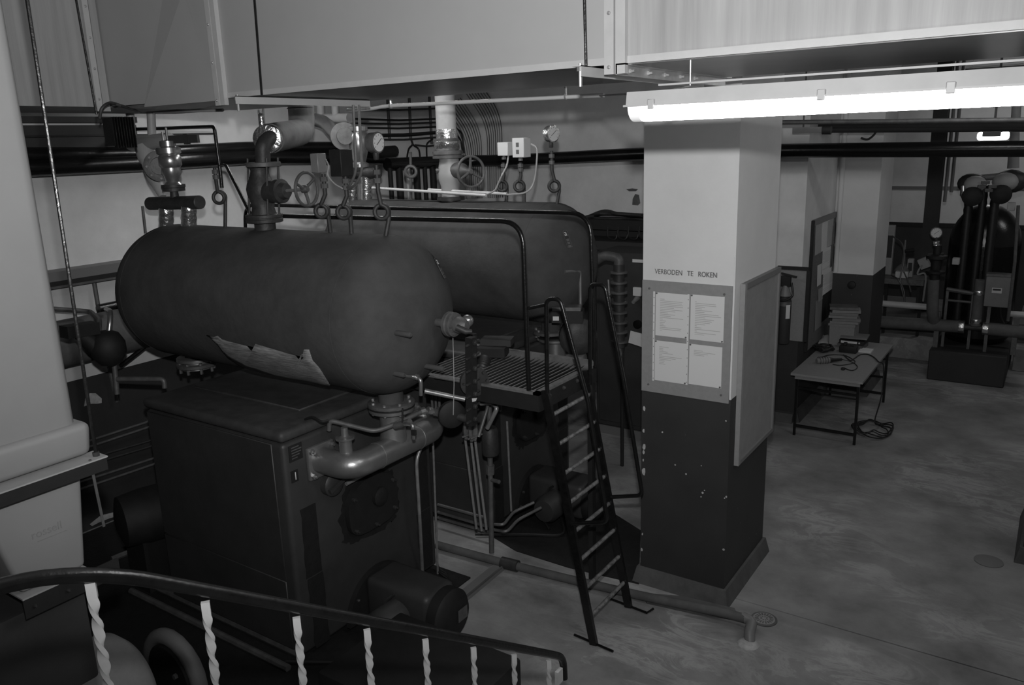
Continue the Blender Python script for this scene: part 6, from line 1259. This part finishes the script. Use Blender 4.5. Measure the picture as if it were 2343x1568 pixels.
# low black case between railing and ladder, and rails on the floor beside boiler number 1
solo('black_case', MB().rbx(-3.35, -2.39, 2.75, 3.49, 0, 0.40, 0.02, 2), 'black_matt', 'low black steel case on the floor behind the stair railing', 'case')
for i, (a, b) in enumerate((((-5.844, 3.163, 0.030), (-3.984, 3.159, 0.030)), ((-5.799, 3.022, 0.030), (-3.949, 3.014, 0.030)), ((-6.426, 3.226, 0.030), (-6.396, 3.511, 0.030)))):
    solo('floor_rail', MB().cyl(a, b, 0.025, n=8), 'dull_pipe', ['inner', 'outer', 'short cross'][i] + ' pipe lying on the floor beside boiler number 1', 'pipe', 'pipes on the floor beside boiler 1')
solo('cross_brace', MB().cyl((-6.572, 3.456, 0.050), (-5.547, 3.225, 0.050), 0.03, n=8), 'black_matt', 'black bar crossing the floor pipes behind boiler number 1', 'bar')
solo('side_motor', MB().bx((-5.750, 3.194, 0.619)[0] - .15, (-5.750, 3.194, 0.619)[0] + .1, (-5.750, 3.194, 0.619)[1] - .1, (-5.750, 3.194, 0.619)[1] + .2, 0, (-5.750, 3.194, 0.619)[2] - .12).lathe([(0.10, -0.2), (0.2, -0.17), (0.22, 0), (0.22, 0.2), (0.16, 0.24)], (-5.750, 3.194, 0.619), (0.3, 1, 0), 24), 'black_matt', 'round dark motor behind the rear corner of boiler number 1', 'motor')

# ============================================================ pipes and covers on the floor
fp = thing('floor_pipe', 'pale pipe on the floor passing the ladder foot and turning down at the drain', 'pipe', (-2.590, 5.058, -0.000))
p = [(-4.146, 4.826, 0.050), (-3.488, 4.865, 0.050), (-2.903, 4.922, 0.050), (-2.336, 4.992, 0.050), (-1.671, 5.067, 0.070), (-1.523, 5.065, 0.075)]
part('pipe', MB().tube(p, 0.034, 14), 'kerb', fp)
pe = [V((-1.564, 5.078, 0.075)), V((-1.487, 5.050, 0.075)) , V((-1.487, 5.050, 0.075)) + V((0.01, -0.10, -0.01)), V((-1.457, 4.911, 0.000))]
part('elbow', MB().tube(fillet(pe, 0.08, 6), 0.037, 14), 'grey_paint', fp)
part('tee', MB().tube([(-3.498, 4.867, 0.050), (-3.349, 4.883, 0.050)], 0.048, 14), 'dark_iron', fp)
solo('mortar_blob', MB().ball((-1.464, 4.895, 0.000), 0.075, 12, (1, 1, .35)), 'plaster_bare', 'pale lump of mortar where the floor pipe goes down', 'mortar')
solo('mortar_bed', MB().prism([(-2.335, 5.067, 0.000), (-2.064, 5.181, 0.000), (-1.675, 5.225, 0.000), (-1.612, 5.134, 0.000), (-1.876, 5.051, 0.000), (-2.264, 4.991, 0.000)], (0, 0, 0.03)), 'kerb', 'rough mortar strip bedding the floor pipe beside the pillar', 'mortar', None, 0)
tc_ = thing('floor_channel', 'flat dark cable channel crossing the floor to the burner', 'cable channel', (-3.556, 4.592, -0.000))
a, b = V((-3.490, 4.197, 0.000)), V((-3.512, 4.897, 0.000)); n_ = V((-(b - a).y, (b - a).x, 0)).normalized()
part('channel', MB().prism([a - n_ * 0.05, a + n_ * 0.05, b + n_ * 0.05, b - n_ * 0.05], (0, 0, 0.03)), 'board_frame', tc_, 0)
part('cover_lip', MB().prism([a - n_ * 0.05 + UZ * .03, a - n_ * 0.035 + UZ * .03, b - n_ * 0.035 + UZ * .03, b - n_ * 0.05 + UZ * .03], (0, 0, 0.012)), 'kerb', tc_, 0)
for i in range(3):
    a = V((-4.011, 4.657, 0.012)) + V((0.03 * i, -0.03 * i, 0)); solo('floor_cable', MB().tube(spline([a, a + V((.1, -.1, 0.02)), a + V((0.2, -.12, 0)), a + V((.3, -.22, 0))]), 0.009, 6), 'black_rubber', ['left', 'middle', 'right'][i] + ' of three dark cables on the floor by the corner of boiler number 1', 'cable', 'three cables by the boiler corner')
dr = thing('floor_drain', 'round slotted floor drain at the foot of the pillar', 'floor drain', (-1.461, 5.237, 0.000))
c0 = V((-1.461, 5.237, 0.000))
part('rim', MB().lathe([(0.092, 0), (0.092, 0.006), (0.08, 0.008)], c0, (0, 0, 1), 32), 'kerb', dr)
part('grate', MB().lathe([(0.076, 0.004), (0.076, 0.0095), (0.02, 0.0105)], c0, (0, 0, 1), 32), 'board_grey', dr)
for k in range(18):
    a = 2 * PI * k / 18; e = V((math.cos(a), math.sin(a), 0))
    part('slot', MB().obx(c0 + e * 0.052 + UZ * 0.0108, e, (-e.y, e.x, 0), (0, 0, 1), 0.026, 0.009, 0.0015), 'ink', dr, 0)
for k in range(8):
    a = 2 * PI * k / 8; e = V((math.cos(a), math.sin(a), 0))
    part('slot', MB().obx(c0 + e * 0.022 + UZ * 0.0112, e, (-e.y, e.x, 0), (0, 0, 1), 0.014, 0.006, 0.0015), 'ink', dr, 0)
solo('floor_cover', MB().lathe([(0.105, 0), (0.105, 0.005), (0.098, 0.007)], (-0.186, 6.958, 0.000), (0, 0, 1), 32), 'board_frame', 'dark round cover plate in the open floor at right', 'cover plate')
solo('floor_plate', MB().prism([(-3.915, 5.276, 0.000), (-3.552, 5.153, 0.000), (-3.031, 5.143, -0.000), (-2.430, 5.207, 0.000), (-2.800, 6.028, 0.000), (-3.217, 6.239, 0.000), (-4.120, 6.162, -0.000)], (0, 0, 0.006)), 'soot_and_floor_dark', 'black oily floor plate in front of the boiler behind the platform', 'floor plate', None, 0)
